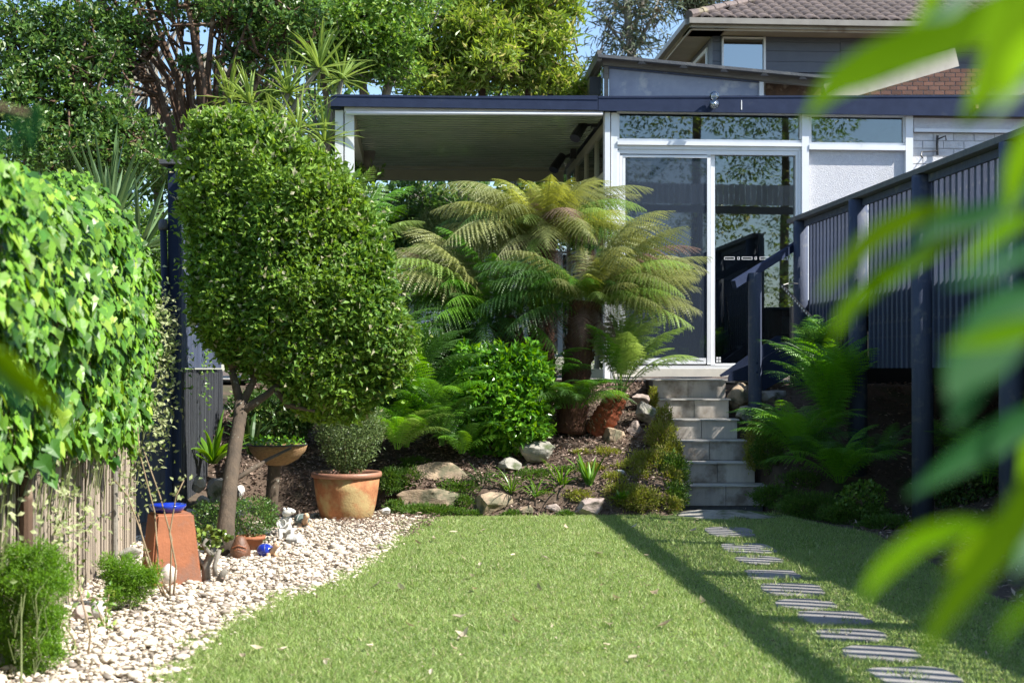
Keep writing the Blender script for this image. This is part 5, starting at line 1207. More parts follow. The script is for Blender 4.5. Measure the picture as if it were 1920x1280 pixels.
# skirt of dark fronds around the trunk
t5 = thing('sword_fern', 'dark green fern clump hanging round the lower trunk of the tall tree fern', 'fern', P(1085, 745, 13.1))
fern(t5, P(1070, 765, 13.1), 'bone', ringf(18, 4, .72, [D, D, 'fern_bright'], arc=(-190, 20)) + ringf(7, 16, .7, ['fern_bright', D], arc=(-180, 0)), .1)
t5 = thing('sword_fern', 'green fern clump between the glossy bush and the tree fern trunks', 'fern', P(1040, 690, 13.25))
fern(t5, P(1010, 725, 13.25), 'bone', ringf(14, 16, .75, [D, 'fern_bright'], arc=(-200, 20)), .06)
# fern behind the clipped tree
t6 = thing('tree_fern', 'bright tree fern peeping out behind the clipped tree below the pergola post', 'tree fern', P(676, 800, 13.2))
ftrunk(t6, [P(668, 800, 13.3), P(672, 600, 13.3), P(668, 470, 13.3)], [.09, .085, .08], 40)
fern(t6, P(668, 470, 13.3), 'tree', [(20, 42, .72, 'fern_bright'), (60, 58, .76, 'fern_bright'), (-60, 60, .72, 'fern_lime'), (-20, 36, .6, 'fern_bright'), (120, 50, .7, 'fern_bright'), (170, 30, .7, 'fern_bright'), (-120, 60, .66, 'fern_bright'), (0, 20, .62, 'fern_lime')], .03)
# low ferns between clipped tree and glossy bush
for (x, y, d, lab, mats, tl, sc_) in ((775, 735, 12.75, 'deep green fern clump below the lower right side of the clipped tree', [D, 'fern_bright'], 26, 1.0), (828, 835, 12.5, 'broad upright fern with fishbone fronds left of the glossy bush', ['fern_bright', D], 40, .85), (745, 842, 12.35, 'sunlit arching fern between the big pot and the broad fern', ['fern_bright', 'fern_lime'], 22, .72)):
    t = thing('garden_fern', lab, 'fern', P(x, y + 18, d)); fern(t, P(x, y, d), 'bone', ringf(16, tl, sc_ * 1.1, mats), .02)
for (x, y, d, lab, mats, tl, sc_) in ((715, 715, 13.0, 'dark fern close behind the right edge of the clipped tree', [D, 'fern_bright'], 30, 1.15), (800, 780, 12.65, 'spreading green fern between two other ferns left of the glossy bush', ['fern_bright', D], 18, 1.05), (700, 790, 12.7, 'shaded fern just behind the shrub in the big pot', [D], 30, .9),
        (560, 790, 12.9, 'dark fern in the shade below the clipped tree', [D], 24, .8), (870, 690, 13.6, 'fern behind the left side of the glossy bush', [D, 'fern_bright'], 30, 1.0), (762, 838, 12.5, 'fern low beside the big pot in front of the mossy tan rock', ['fern_bright', D], 30, .8), (865, 850, 12.55, 'small fern under the left edge of the glossy bush', [D, 'fern_bright'], 20, .6), (1015, 770, 13.0, 'dark fern tucked between the glossy bush and the thick fern trunk', [D], 12, .7)):
    t = thing('garden_fern', lab, 'fern', P(x, y + 18, d)); fern(t, P(x, y, d), 'bone', ringf(18, tl, sc_, mats), .02)
# ferns beside and under the deck
for (x, y, d, lab, n, tl, sc_) in ((1560, 800, 12.55, 'tall lush fern on the bank in front of the deck posts', 20, 42, 1.02), (1500, 862, 12.45, 'fern spilling towards the tiled steps below the deck', 16, 18, .85), (1575, 905, 12.1, 'low fern at the foot of the second deck post', 14, 14, .8), (1530, 745, 13.2, 'bright fern high on the bank beside the corner deck post', 13, 50, .95)):
    t = thing('garden_fern', lab, 'fern', P(x, y + 12, d)); fern(t, P(x, y, d), 'bone', ringf(n, tl, sc_ * 1.12, ['fern_bright', 'fern_bright', D]) + ringf(n // 2, tl + 18, sc_, ['fern_bright']), .03)
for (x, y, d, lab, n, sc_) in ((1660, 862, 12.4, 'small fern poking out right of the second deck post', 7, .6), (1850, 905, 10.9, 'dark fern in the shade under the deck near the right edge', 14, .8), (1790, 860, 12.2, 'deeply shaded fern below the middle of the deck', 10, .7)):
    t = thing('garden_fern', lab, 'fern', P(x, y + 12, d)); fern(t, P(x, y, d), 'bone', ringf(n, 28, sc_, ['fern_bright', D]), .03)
# ------------------------------------------------------------------ clipped tree
def blob(mb, levels, d, n, L, W, T=LEAF2, thick=.8, rlo=.78, bias=A3(.25, -.3, .75), rough=.05, cy=0.0, ns=3.0, seed=0, gap=1.0):
    """leaf shell of a plant whose outline in the photo is levels [(y, xl, xr)] at depth d"""
    lv = np.array(sorted(levels)); ys = lv[:, 0]
    w_ = np.interp(np.linspace(ys[0], ys[-1], 60), ys, lv[:, 2] - lv[:, 1]); pr = np.cumsum(np.maximum(w_, 10)); pr /= pr[-1]
    y = np.interp(RNG.uniform(0, 1, n), np.concatenate([[0], pr]), np.linspace(ys[0], ys[-1], 61))
    # extra share on the top cap
    xl = np.interp(y, ys, lv[:, 1]); xr = np.interp(y, ys, lv[:, 2]); c = (xl + xr) / 2; hw = (xr - xl) / 2
    a = RNG.uniform(0, 2 * math.pi, n); r = rlo + (1.0 - rlo) * RNG.uniform(0, 1, n) ** .5
    top = y < ys[0] + (ys[-1] - ys[0]) * .12
    r = np.where(top, np.sqrt(RNG.uniform(0, 1, n)), r)
    pts = np.stack([(c - 960 + hw * r * np.cos(a)) * d / F, d + cy + hw * r * np.sin(a) * thick * d / F, EYE + (HOR - y) * d / F], -1)
    pts[:, 0] = pts[:, 0]
    dw = np.gradient(lv[:, 2] - lv[:, 1], ys + np.arange(len(ys)) * 1e-3)
    sl_ = np.interp(y, ys, dw)
    nn = nrm(np.stack([np.cos(a), np.sin(a) / thick, np.clip(sl_, -.6, 1.4) * .8], -1))
    bump = vnoise(pts, ns, seed) * rough + vnoise(pts, ns * 3, seed + 2) * rough * .5
    pts = pts + nn * bump[:, None] + RNG.normal(size=(n, 3)) * .012
    dd = nrm(nn * .8 + bias * .5 + rdir(n) * 1.1)
    up = nrm(nn * .45 + rdir(n) * .85 + A3(.25, -.1, .5))
    kp = (vnoise(pts, 5.5, seed + 9) + RNG.normal(size=n) * .22 < gap) if gap < 1 else np.ones(n, bool)
    k_ = int(kp.sum()); leaves(mb, pts[kp], dd[kp], up[kp], L * RNG.uniform(.7, 1.25, k_), W * RNG.uniform(.8, 1.2, k_), T)
    return pts
ct = thing('clipped_tree', 'big rounded clipped tree with small glossy leaves and a leaning trunk', 'tree', P(420, 1045, 9.45))
lev = [(213, 395, 450), (225, 368, 505), (245, 350, 545), (275, 341, 590), (305, 342, 625), (340, 346, 660), (380, 351, 690), (425, 356, 712), (480, 361, 730), (540, 367, 745), (600, 372, 757), (640, 388, 765), (675, 420, 764), (705, 460, 755), (735, 520, 735), (765, 555, 700), (790, 590, 660)]
mb = MB(); blob(mb, lev, 10.35, 38000, .054, .027, LEAF4, thick=.62, rlo=.84, rough=.09, ns=4.5, gap=.38)
for q_ in range(3):
    lv2 = [(a_, b_ - 6 * q_, c_ + 9 * q_) for a_, b_, c_ in lev]; blob(mb, lv2, 10.35, 900, .05, .025, LEAF4, thick=.62, rlo=.97, rough=.12, ns=9, seed=20 + q_)
blob(mb, lev, 10.35, 20000, .065, .04, LEAF2, thick=.5, rlo=.35, rough=.05, seed=5)
mb.build('crown', 'hedge', ct)
tm = MB()
pt = [P(418, 1052, 9.45), P(424, 980, 9.5), P(432, 900, 9.7), P(440, 840, 9.85), P(450, 780, 10.0), P(452, 755, 10.05)]
tm.tube(pt, [.08, .058, .052, .05, .048, .046], 12)
for br in ([(452, 760, 10.05), (436, 700, 10.2), (438, 660, 10.3), (470, 560, 10.35)], [(452, 760, 10.05), (475, 715, 10.15), (480, 650, 10.25), (540, 520, 10.4)], [(448, 775, 10.0), (500, 740, 10.1), (560, 690, 10.2), (640, 600, 10.3)], [(438, 690, 10.2), (400, 600, 10.3), (400, 450, 10.3)], [(480, 655, 10.25), (560, 620, 10.2), (660, 560, 10.3)], [(430, 905, 9.72), (470, 880, 9.9), (500, 862, 10.2), (545, 840, 10.6)], [(520, 730, 10.12), (540, 760, 10.1), (590, 770, 10.1)]):
    tm.tube([P(*q_) for q_ in br], np.linspace(.034, .010, len(br)) if br[0][0] != 430 else np.linspace(.02, .01, len(br)), 8)
tm.build('trunk', 'bark', ct, smooth=True)

# ------------------------------------------------------------------ other bushes
def bush(name, label, lev, d, n, L, W, mat, stems=6, T=LEAF2, thick=.8, cat='shrub', rlo=.5, rough=.05, base=None, group=None, stem_r=.008, **k):
    yb_ = max(l[0] for l in lev); xm = np.mean([l[1:] for l in lev]); b = P(xm, yb_, d) if base is None else base
    t = thing(name, label, cat, b, group); mb = MB(); pts = blob(mb, lev, d, n, L, W, T, thick, rlo, rough=rough, **k); mb.build('foliage', mat, t)
    m = MB()
    for i_ in range(stems):
        q_ = pts[RNG.integers(len(pts))] * .8 + b * .2; mid = (b + q_) / 2 + RNG.normal(size=3) * .02; m.tube([b + RNG.normal(size=3) * A3(.03, .03, 0), mid, q_], [stem_r, stem_r * .8, stem_r * .4], 5)
    m.build('stems', 'twig', t)
    return t
bush('glossy_bush', 'rounded bright green glossy leaved bush below the white garden chair', [(650, 890, 960), (662, 860, 1000), (690, 846, 1022), (730, 838, 1034), (770, 840, 1032), (800, 850, 1025), (830, 870, 1000), (860, 900, 950)], 12.95, 6500, .078, .036, 'gardenia', T=LEAF4, rlo=.5, rough=.11, ns=5)
bush('pot_shrub', 'fine leaved pale green shrub growing in the big terracotta pot', [(742, 640, 680), (760, 600, 710), (790, 580, 722), (820, 578, 728), (850, 590, 715), (880, 620, 690), (893, 635, 675)], 11.8, 6000, .030, .012, 'shrub_fine', rlo=.25, rough=.07, base=G(650, 972) + A3(0, 0, .3), stem_r=.005)
bush('pot_plant', 'dark small leaved plant in the small terracotta pot', [(935, 470, 500), (950, 430, 520), (975, 405, 520), (1000, 420, 500), (1015, 450, 490)], 9.9, 2600, .022, .010, 'tree_dark', rlo=.2, rough=.05, base=P(470, 1020, 9.75), stem_r=.003)
bush('low_shrub', 'low dark shrub at the foot of the leaning trunk beside the rocks', [(945, 380, 420), (965, 360, 432), (990, 362, 430), (1010, 380, 420)], 10.2, 1500, .022, .012, 'tree_dark', rlo=.2, stem_r=.003)
def clumpbush(name, label, base, spots, n, L, W, mat, T=LEAF2, sr=.0035):
    t = thing(name, label, 'shrub', base); mb = MB(); m = MB(); tot = sum(a[2] * a[3] for a in spots)
    for (x, y, wx, wy, d) in spots:
        c = P(x, y, d); k = int(n * wx * wy / tot); ex = A3(wx / 2 * d / F, wx / 2 * d / F * .9, wy / 2 * d / F)
        nc = max(3, k // 70); cc = c + rdir(nc) * (RNG.uniform(.2, 1, (nc, 1)) ** .5) * ex; idx = RNG.integers(0, nc, k); off = RNG.normal(size=(k, 3)) * .016
        leaves(mb, cc[idx] + off, nrm(off * 30 + rdir(k) * .7 + A3(0, 0, .4)), nrm(rdir(k) + A3(0, -.3, .4)), L * RNG.uniform(.6, 1.3, k), W, T)
        for q_ in cc[::14]: m.tube([base * .4 + c * .6 - A3(0, 0, .05), (base + c * 2) / 3 + RNG.normal(size=3) * .02, q_], [sr * .5, sr * .4, sr * .2], 4)
    m.tube([base, base * .3 + P(*spots[0][:2], spots[0][4]) * .7], [sr * 1.6, sr * .5], 6, True)
    mb.build('foliage', mat, t); m.build('stems', 'green_stem', t); return t
clumpbush('feathery_shrub', 'large bright green feathery shrub in the lower left corner', G(40, 1300), [(40, 1040, 70, 50, 5.9), (90, 1050, 60, 50, 5.9), (20, 1090, 90, 80, 5.9), (85, 1100, 80, 80, 5.85), (100, 1160, 50, 50, 5.8), (20, 1170, 80, 90, 5.9), (80, 1205, 80, 90, 5.8), (20, 1245, 70, 60, 5.9), (60, 1150, 60, 60, 6.0), (120, 1080, 30, 30, 5.9), (60, 1255, 60, 30, 5.8)], 26000, .016, .005, 'feather')
clumpbush('feathery_shrub', 'small bright green feathery shrub against the reed fence', G(245, 1150), [(240, 1065, 60, 40, 7.35), (220, 1090, 50, 50, 7.35), (265, 1090, 50, 50, 7.3), (240, 1115, 70, 44, 7.3), (205, 1060, 30, 40, 7.4), (285, 1075, 24, 30, 7.3)], 9000, .018, .005, 'feather')
# jade plant
jd = thing('jade_plant', 'jade plant with thick grey stems and round fleshy leaves on the pebbles', 'succulent', G(392, 1092))
b = G(392, 1092); dj = b[1]
for k, (pts, r) in enumerate((([(388, 1094), (386, 1060), (396, 1040), (405, 1020)], .030), ([(386, 1065), (372, 1045), (368, 1035)], .014), ([(410, 1092), (418, 1075), (424, 1068)], .024), ([(396, 1040), (380, 1020), (388, 1010)], .014), ([(404, 1080), (402, 1060), (412, 1030)], .016))):
    MB().tube([P(x, y, dj - .01 * k) for x, y in pts], np.linspace(r, r * .7, len(pts)), 10).build('stem', 'grey_bark', jd, smooth=True)
JL = (A3([0, 0, 0], [-.4, .35, .06], [-.45, .7, .05], [0, 1, 0], [.45, .7, .05], [.4, .35, .06], [0, .5, .12]), [[6, i_, (i_ + 1) % 6] for i_ in range(6)])
mb = MB()
for x, y, n in ((372, 1005, 20), (395, 998, 26), (416, 1003, 26), (408, 1018, 22), (385, 1022, 20), (362, 1050, 24), (350, 1058, 14), (375, 1058, 14), (425, 1013, 14), (402, 1038, 14)):
    c = P(x, y, dj); dd = nrm(rdir(n) + A3(0, -.2, .5)); leaves(mb, c + RNG.normal(size=(n, 3)) * .012, dd, nrm(dd * .2 + rdir(n) * .5 + A3(0, -.5, .6)), RNG.uniform(.028, .042, n), .030, JL)
mb.build('leaves', 'jade', jd)

# strap leaved plants
def strap(mb, b, az_, el, L, W, bend, n=7):
    s = np.linspace(0, 1, n); a = el - bend * s ** 1.3; dt = L / (n - 1)
    h = np.concatenate([[0], np.cumsum(np.cos(a[:-1]) * dt)]); z = np.concatenate([[0], np.cumsum(np.sin(a[:-1]) * dt)])
    dx, dy = math.cos(az_), math.sin(az_); C = np.stack([b[0] + h * dx, b[1] + h * dy, b[2] + z], -1)
    w_ = W * np.minimum(1, (1 - s) * 2.2) ** .7 * (.7 + .3 * np.minimum(1, s * 4)); sd = A3(-dy, dx, 0)
    up = nrm(np.cross(np.gradient(C, axis=0), sd)) * -1
    Lv, M_, Rv = C - sd * w_[:, None] / 2 + up * (w_ * .22)[:, None], C, C + sd * w_[:, None] / 2 + up * (w_ * .22)[:, None]
    V = np.stack([Lv, M_, Rv], 1).reshape(-1, 3); i_ = np.arange(n - 1) * 3
    mb.add(V, np.concatenate([np.stack([i_, i_ + 1, i_ + 4, i_ + 3], -1), np.stack([i_ + 1, i_ + 2, i_ + 5, i_ + 4], -1)]))
def strap_plant(name, label, b, n, L, W, el, bend, mat, cat='plant', group=None, arc=(0, 6.28)):
    t = thing(name, label, cat, b, group)
    for k in range(n):
        m = MB(); strap(m, b + RNG.normal(size=3) * A3(.01, .01, .003), RNG.uniform(*arc), RNG.uniform(*el), L * RNG.uniform(.7, 1.15), W * RNG.uniform(.8, 1.2), RNG.uniform(*bend)); m.build('leaf', mat, t)
    return t
strap_plant('strappy_plant', 'bright green strappy plant standing upright above the layered rock', P(1105, 908, 12.3), 11, .30, .035, (.7, 1.5), (.1, .6), 'strap_bright')
strap_plant('strappy_plant', 'green arching strappy plant above the lawn edge left of the upright one', P(1052, 915, 12.3), 15, .32, .022, (.6, 1.4), (.5, 1.6), 'strap_bright')
strap_plant('strappy_plant', 'grassy clump of narrow green leaves between the tan rocks', P(958, 925, 12.25), 26, .30, .013, (.5, 1.4), (.6, 1.8), 'strap_bright')
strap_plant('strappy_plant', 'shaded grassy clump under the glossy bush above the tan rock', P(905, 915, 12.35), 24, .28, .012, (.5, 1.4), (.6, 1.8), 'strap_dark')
strap_plant('strappy_plant', 'small grassy tuft just left of the arching strappy plant', P(1005, 930, 12.2), 16, .24, .012, (.5, 1.4), (.6, 1.8), 'strap_bright')
strap_plant('clivia', 'dark broad strappy plant beside the slat fence behind the trunk', P(400, 868, 11.9), 22, .45, .045, (.6, 1.4), (.5, 1.4), 'strap_bright')
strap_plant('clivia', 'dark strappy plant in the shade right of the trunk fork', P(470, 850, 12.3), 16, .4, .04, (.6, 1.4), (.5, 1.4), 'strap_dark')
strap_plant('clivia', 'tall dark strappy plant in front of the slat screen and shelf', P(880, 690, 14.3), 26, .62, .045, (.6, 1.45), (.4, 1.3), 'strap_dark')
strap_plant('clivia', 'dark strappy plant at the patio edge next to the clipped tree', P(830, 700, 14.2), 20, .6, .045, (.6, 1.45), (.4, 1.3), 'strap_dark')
strap_plant('yucca_plant', 'grey green yucca with stiff sword leaves behind the ivy', P(205, 425, 13.0), 46, .85, .05, (.15, 1.5), (-.05, .25), 'yucca')
strap_plant('yucca_plant', 'second grey green yucca with lower drooping leaves close to the pipe post', P(262, 470, 12.6), 34, .75, .045, (.0, 1.1), (.0, .4), 'yucca')
# dracaena thicket behind the clipped tree
def dracaena(x, y, d, n, stem, label, L=.6):
    c = P(x, y, d); t = thing('dracaena', label, 'plant', P(stem[0][0], stem[0][1], d), 'dracaenas behind the pergola post')
    m = MB(); m.tube([P(a, b_, d) for a, b_ in stem] + [c], np.linspace(.035, .025, len(stem) + 1), 8); m.build('stem', 'grey_bark', t, smooth=True)
    for k in range(n):
        m = MB(); strap(m, c, RNG.uniform(0, 6.28), RNG.uniform(-.3, 1.5), L * RNG.uniform(.7, 1.1), .032, RNG.uniform(.1, .9), 6); m.build('leaf', 'spiky', t)
dracaena(598, 128, 15.5, 44, [(520, 330), (545, 210), (575, 160)], 'topmost dracaena rosette leaning right towards the pergola corner')
dracaena(540, 175, 15.4, 36, [(500, 330), (520, 240)], 'dracaena rosette directly left of the topmost one', .55)
dracaena(470, 195, 15.3, 36, [(480, 330), (478, 260)], 'dracaena rosette just above the top of the clipped tree', .55)
dracaena(430, 185, 15.6, 26, [(470, 330), (450, 240)], 'leftmost dracaena rosette above the clipped tree', .5)
dracaena(640, 150, 15.9, 34, [(600, 330), (625, 240)], 'dracaena rosette behind the pergola roof corner', .5)
dracaena(560, 240, 15.0, 34, [(540, 360), (550, 300)], 'dracaena rosette low behind the right shoulder of the clipped tree', .55)
dracaena(608, 265, 15.2, 34, [(590, 380), (600, 320)], 'dracaena rosette beside the white pergola post', .55)
dracaena(515, 250, 15.1, 30, [(510, 360), (512, 300)], 'dracaena rosette half hidden behind the clipped tree top', .5)

# ------------------------------------------------------------------ ivy over the reed fence
iv = thing('ivy', 'thick bright green ivy cascading over the reed fence', 'ivy', (fx(8.0), 8.0, .9))
NI = 17000
Y = RNG.uniform(3.9, 10.35, NI) ** 1.0; s = RNG.uniform(0, 1, NI)
prof = A3([-.45, 2.00], [-.25, 2.18], [-.02, 2.20], [.18, 2.05], [.25, 1.80], [.27, 1.50], [.22, 1.27], [.16, 1.08], [.08, .92])
sp_ = np.linspace(0, 1, len(prof)); s = s ** .9
ox = np.interp(s, sp_, prof[:, 0]); oz = np.interp(s, sp_, prof[:, 1])
endf = np.sqrt(np.clip((10.45 - Y) / 1.8, 0.03, 1)); ox = ox * endf; oz = np.where(oz > 1.6, oz - .13 * smooth(8.2, 6.2, Y), oz); oz = 1.45 + (oz - 1.45) * (.55 + .45 * endf) - .12 * (1 - endf)
pts = np.stack([-2.17 - (Y - 6.04) * .128 + ox, Y, oz], -1)
bump = vnoise(pts, 2.4, 3) * .10 + vnoise(pts, 8, 5) * .07
tn = np.stack([np.interp(s, sp_, np.gradient(prof[:, 1])) * -1, np.zeros(NI), np.interp(s, sp_, np.gradient(prof[:, 0]))], -1); nn = nrm(tn)
pts = pts + nn * (bump + RNG.uniform(-.06, .03, NI))[:, None]
hang = (vnoise(np.c_[Y, Y * 0, Y * 0], 5, 2) + 1) * .5
low = s > .86; pts[low, 2] -= (RNG.uniform(0, .24, low.sum()) * hang[low])
dd = nrm(A3(.15, -.25, -1.0)[None] + nn * .35 + rdir(NI) * .45); up = nrm(nn * 1.0 + rdir(NI) * .62 + A3(.2, -.25, .3)[None])
Ls = .03 + .055 * RNG.uniform(0, 1, NI) ** 1.6
view = (pts[:, 0] / pts[:, 1]); scr = Ls / pts[:, 1]; scr[(view < -.37) | (pts[:, 1] < 6)] = 0; scr[(nn[:, 0] < .2) & (nn[:, 2] < .3)] = 0
depthk = bump + RNG.uniform(0, .01, NI)
big = np.argsort(-(scr * (nn @ A3(.8, -.4, .3) > .1)))[:300]
ivme = mesh_np('leaf', A3(*IVYL[0]) if 0 else IVYL[0], [np.array(IVYL[1])], 'ivy_leaf')
for k in big:
    d_ = dd[k]; s_ = nrm(np.cross(d_, up[k])); n2 = np.cross(s_, d_); l_ = Ls[k]
    R = Matrix(((s_[0] * l_, d_[0] * l_, n2[0] * l_), (s_[1] * l_, d_[1] * l_, n2[1] * l_), (s_[2] * l_, d_[2] * l_, n2[2] * l_)))
    addobj('leaf', ivme, iv, pts[k] + nn[k] * .03, R)
rest = np.ones(NI, bool); rest[big] = False
mb = MB(); leaves(mb, pts[rest], dd[rest], up[rest], Ls[rest], Ls[rest], IVYL); mb.build('leaf_mass', 'ivy', iv, kind='stuff')
mb = MB()
for k in range(70):
    Yk = RNG.uniform(4.5, 10.2); x = fx(Yk); L_ = RNG.uniform(.15, .6); mb.tube([(x + .1, Yk, 1.1), (x + .08, Yk + .02, 1.0 - L_ * .4), (x + .04, Yk + RNG.normal() * .05, 1.0 - L_)], .003, 4)
mb.build('runners', 'green_stem', iv, kind='stuff')
# variegated creeper low on the reeds and on its right end
mb = MB()
for k in range(36):
    Yk = RNG.uniform(5.6, 10.2) if k < 20 else RNG.uniform(9.9, 10.3); zc_ = RNG.uniform(.25, 1.0) if k < 20 else RNG.uniform(.7, 1.7); n = 34 if k < 20 else 60
    c = A3(fx(Yk) + .07 if k < 20 else fx(Yk) + .2, Yk, zc_); n_ = n
    dd_ = rdir(n_) + A3(.3, 0, .1); leaves(mb, c + RNG.normal(size=(n_, 3)) * A3(.05, .14, .13), nrm(dd_), nrm(rdir(n_) * .6 + A3(.7, -.4, .5)), RNG.uniform(.03, .05, n_), .022, LEAF4)
vc = tag(mb.build('variegated_creeper', 'variegated'), 'cream and green variegated creeper trailing over the reed fence', 'creeper')
# creeper tendrils on the slat fence
mb = MB()
for k in range(12):
    x0 = sx(10.9) + .03; n_ = 22; yy = RNG.uniform(10.8, 12.2); c = A3(sx(yy) + .04, yy, RNG.uniform(1.0, 2.2)); leaves(mb, c + RNG.normal(size=(n_, 3)) * A3(.02, .08, .12), rdir(n_), nrm(rdir(n_) * .5 + A3(.7, -.5, .4)), RNG.uniform(.03, .045, n_), .025, LEAF4)
tag(mb.build('slat_creeper', 'tree_mid'), 'thin leafy creeper climbing the navy slat fence', 'creeper')
# bare canes
def canes(name, label, lst, mat, leafy=6, lm='variegated'):
    b = lst[0][0]; t = thing(name, label, 'plant', P(*b)); m = MB()
    for pts in lst: m.tube([P(*q_) for q_ in pts], np.linspace(.006, .003, len(pts)), 6)
    m.build('canes', mat, t, smooth=True); mb = MB()
    for pts in lst:
        for q_ in pts[-2:]:
            c = P(*q_); n_ = leafy; leaves(mb, c + RNG.normal(size=(n_, 3)) * .025, rdir(n_), nrm(rdir(n_) + A3(0, -.6, .6)), RNG.uniform(.025, .04, n_), .018, LEAF4)
    mb.build('leaves', lm, t)
canes('cane_shrub', 'spindly shrub of bare canes arching over the terracotta stand', [[(318, 1120, 7.75), (298, 1070, 7.8), (290, 960, 7.9), (262, 850, 8.0), (258, 800, 8.0)], [(318, 1120, 7.75), (322, 1010, 7.8), (300, 930, 7.85), (268, 840, 7.9)], [(315, 1125, 7.7), (284, 1060, 7.7), (262, 990, 7.8), (240, 930, 7.9), (215, 900, 7.9)], [(310, 1125, 7.7), (275, 1050, 7.75), (258, 960, 7.9)], [(325, 1118, 7.7), (330, 1060, 7.7), (318, 1000, 7.75), (330, 930, 7.8), (345, 900, 7.8)]], 'twig', 9)
canes('cane_shrub', 'bare forked canes in the pebbles at the lower left', [[(148, 1265, 6.1), (140, 1200, 6.1), (108, 1150, 6.15), (60, 1060, 6.2)], [(160, 1265, 6.1), (170, 1190, 6.1), (150, 1110, 6.15), (120, 1060, 6.2)], [(150, 1268, 6.1), (128, 1215, 6.05), (112, 1160, 6.1)]], 'twig', 7)
canes('cane_shrub', 'short thick pale stems beside the pinkish boulder', [[(200, 1205, 6.7), (194, 1170, 6.7), (180, 1130, 6.7)], [(203, 1205, 6.7), (198, 1150, 6.75), (205, 1110, 6.8)]], 'twig', 16, 'tree_mid')

# ------------------------------------------------------------------ ground cover mounds
def mound(name, label, spots, mat, L, W, kind='stuff', T=NEEDLE, dens=1.0):
    mb = MB()
    for (x, y, wpx, hpx, d) in spots:
        rx = wpx / 2 * d / F; rz = hpx / 2 * d / F; n = int(dens * 90000 * rx * max(rz, rx * .6)) + 200; c = P(x, y, d)
        u = rdir(n); r = RNG.uniform(.55, 1, n)[:, None]; p = c + u * r * A3(rx, rx * .7, rz) * (1 + .3 * vnoise(u, 4, x) + .15 * vnoise(u, 9, y))[:, None]
        leaves(mb, p, nrm(u + rdir(n) * .8 + A3(0, 0, .5)), nrm(rdir(n) + u), L * RNG.uniform(.6, 1.3, n), W, T)
    return mb.build(name, mat, kind=kind, keep=True)
mound('yellow_ground_cover', '', [(1240, 820, 60, 60, 13.0), (1222, 870, 90, 60, 12.7), (1185, 880, 70, 40, 12.6), (1245, 790, 34, 60, 13.3), (1165, 930, 70, 60, 12.25), (1150, 900, 50, 30, 12.4), (1135, 850, 60, 20, 12.9), (1225, 745, 16, 40, 13.9), (1085, 930, 60, 22, 12.25), (1110, 880, 60, 20, 12.6), (1200, 905, 60, 50, 12.45), (1030, 925, 40, 18, 12.3), (1255, 855, 40, 60, 12.9), (1190, 945, 40, 40, 12.2), (1200, 935, 80, 50, 12.15), (1255, 945, 50, 30, 12.2), (1255, 895, 44, 40, 12.5), (1205, 862, 50, 26, 12.8), (1268, 850, 24, 50, 12.9), (1228, 912, 30, 30, 12.4), (1090, 850, 40, 14, 12.9), (760, 985, 50, 16, 12.0), (1420, 820, 50, 60, 13.3), (1415, 855, 40, 50, 13.0)], 'moss', .028, .010, T=LEAF2)
mound('green_ground_cover', '', [(1262, 890, 60, 90, 12.6), (1240, 930, 90, 60, 12.4), (760, 900, 70, 50, 12.4), (860, 915, 100, 30, 12.35), (800, 955, 120, 20, 12.1), (870, 945, 50, 36, 12.2), (1000, 895, 90, 30, 12.5), (1450, 930, 90, 40, 12.5), (1520, 950, 130, 50, 12.1), (1480, 800, 90, 40, 13.2), (1600, 965, 130, 44, 11.8), (1430, 780, 50, 30, 13.6), (740, 950, 40, 24, 12.1), (1440, 845, 60, 70, 12.9), (930, 900, 70, 24, 12.5), (1060, 885, 70, 20, 12.6), (780, 870, 60, 26, 12.7), (880, 965, 60, 16, 12.1), (960, 965, 40, 14, 12.1), (1270, 935, 40, 40, 12.35), (1060, 965, 30, 14, 12.05), (730, 900, 40, 50, 12.3), (1500, 905, 80, 50, 12.6), (1660, 985, 110, 36, 11.4), (1740, 1010, 70, 30, 10.8)], 'moss_green', .028, .010, T=LEAF2)
strap_plant('young_plant', 'little broad leaved plant among the yellow ground cover', P(1165, 935, 12.1), 14, .10, .045, (.2, 1.3), (.2, .9), 'strap_bright')
bush('low_shrub', 'small round leaved shrub at the foot of the deck posts', [(905, 1610, 1640), (930, 1570, 1660), (955, 1575, 1650)], 11.8, 700, .035, .03, 'tree_mid', rlo=.3, T=LEAF4)
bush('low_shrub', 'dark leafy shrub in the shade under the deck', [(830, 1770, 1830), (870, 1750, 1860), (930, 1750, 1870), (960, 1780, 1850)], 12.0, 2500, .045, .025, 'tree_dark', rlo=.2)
bush('low_shrub', 'leafy green shrub on the bank behind the newel post', [(775, 1440, 1470), (790, 1425, 1500), (815, 1430, 1500)], 13.5, 900, .045, .03, 'tree_mid', rlo=.3, T=LEAF4)

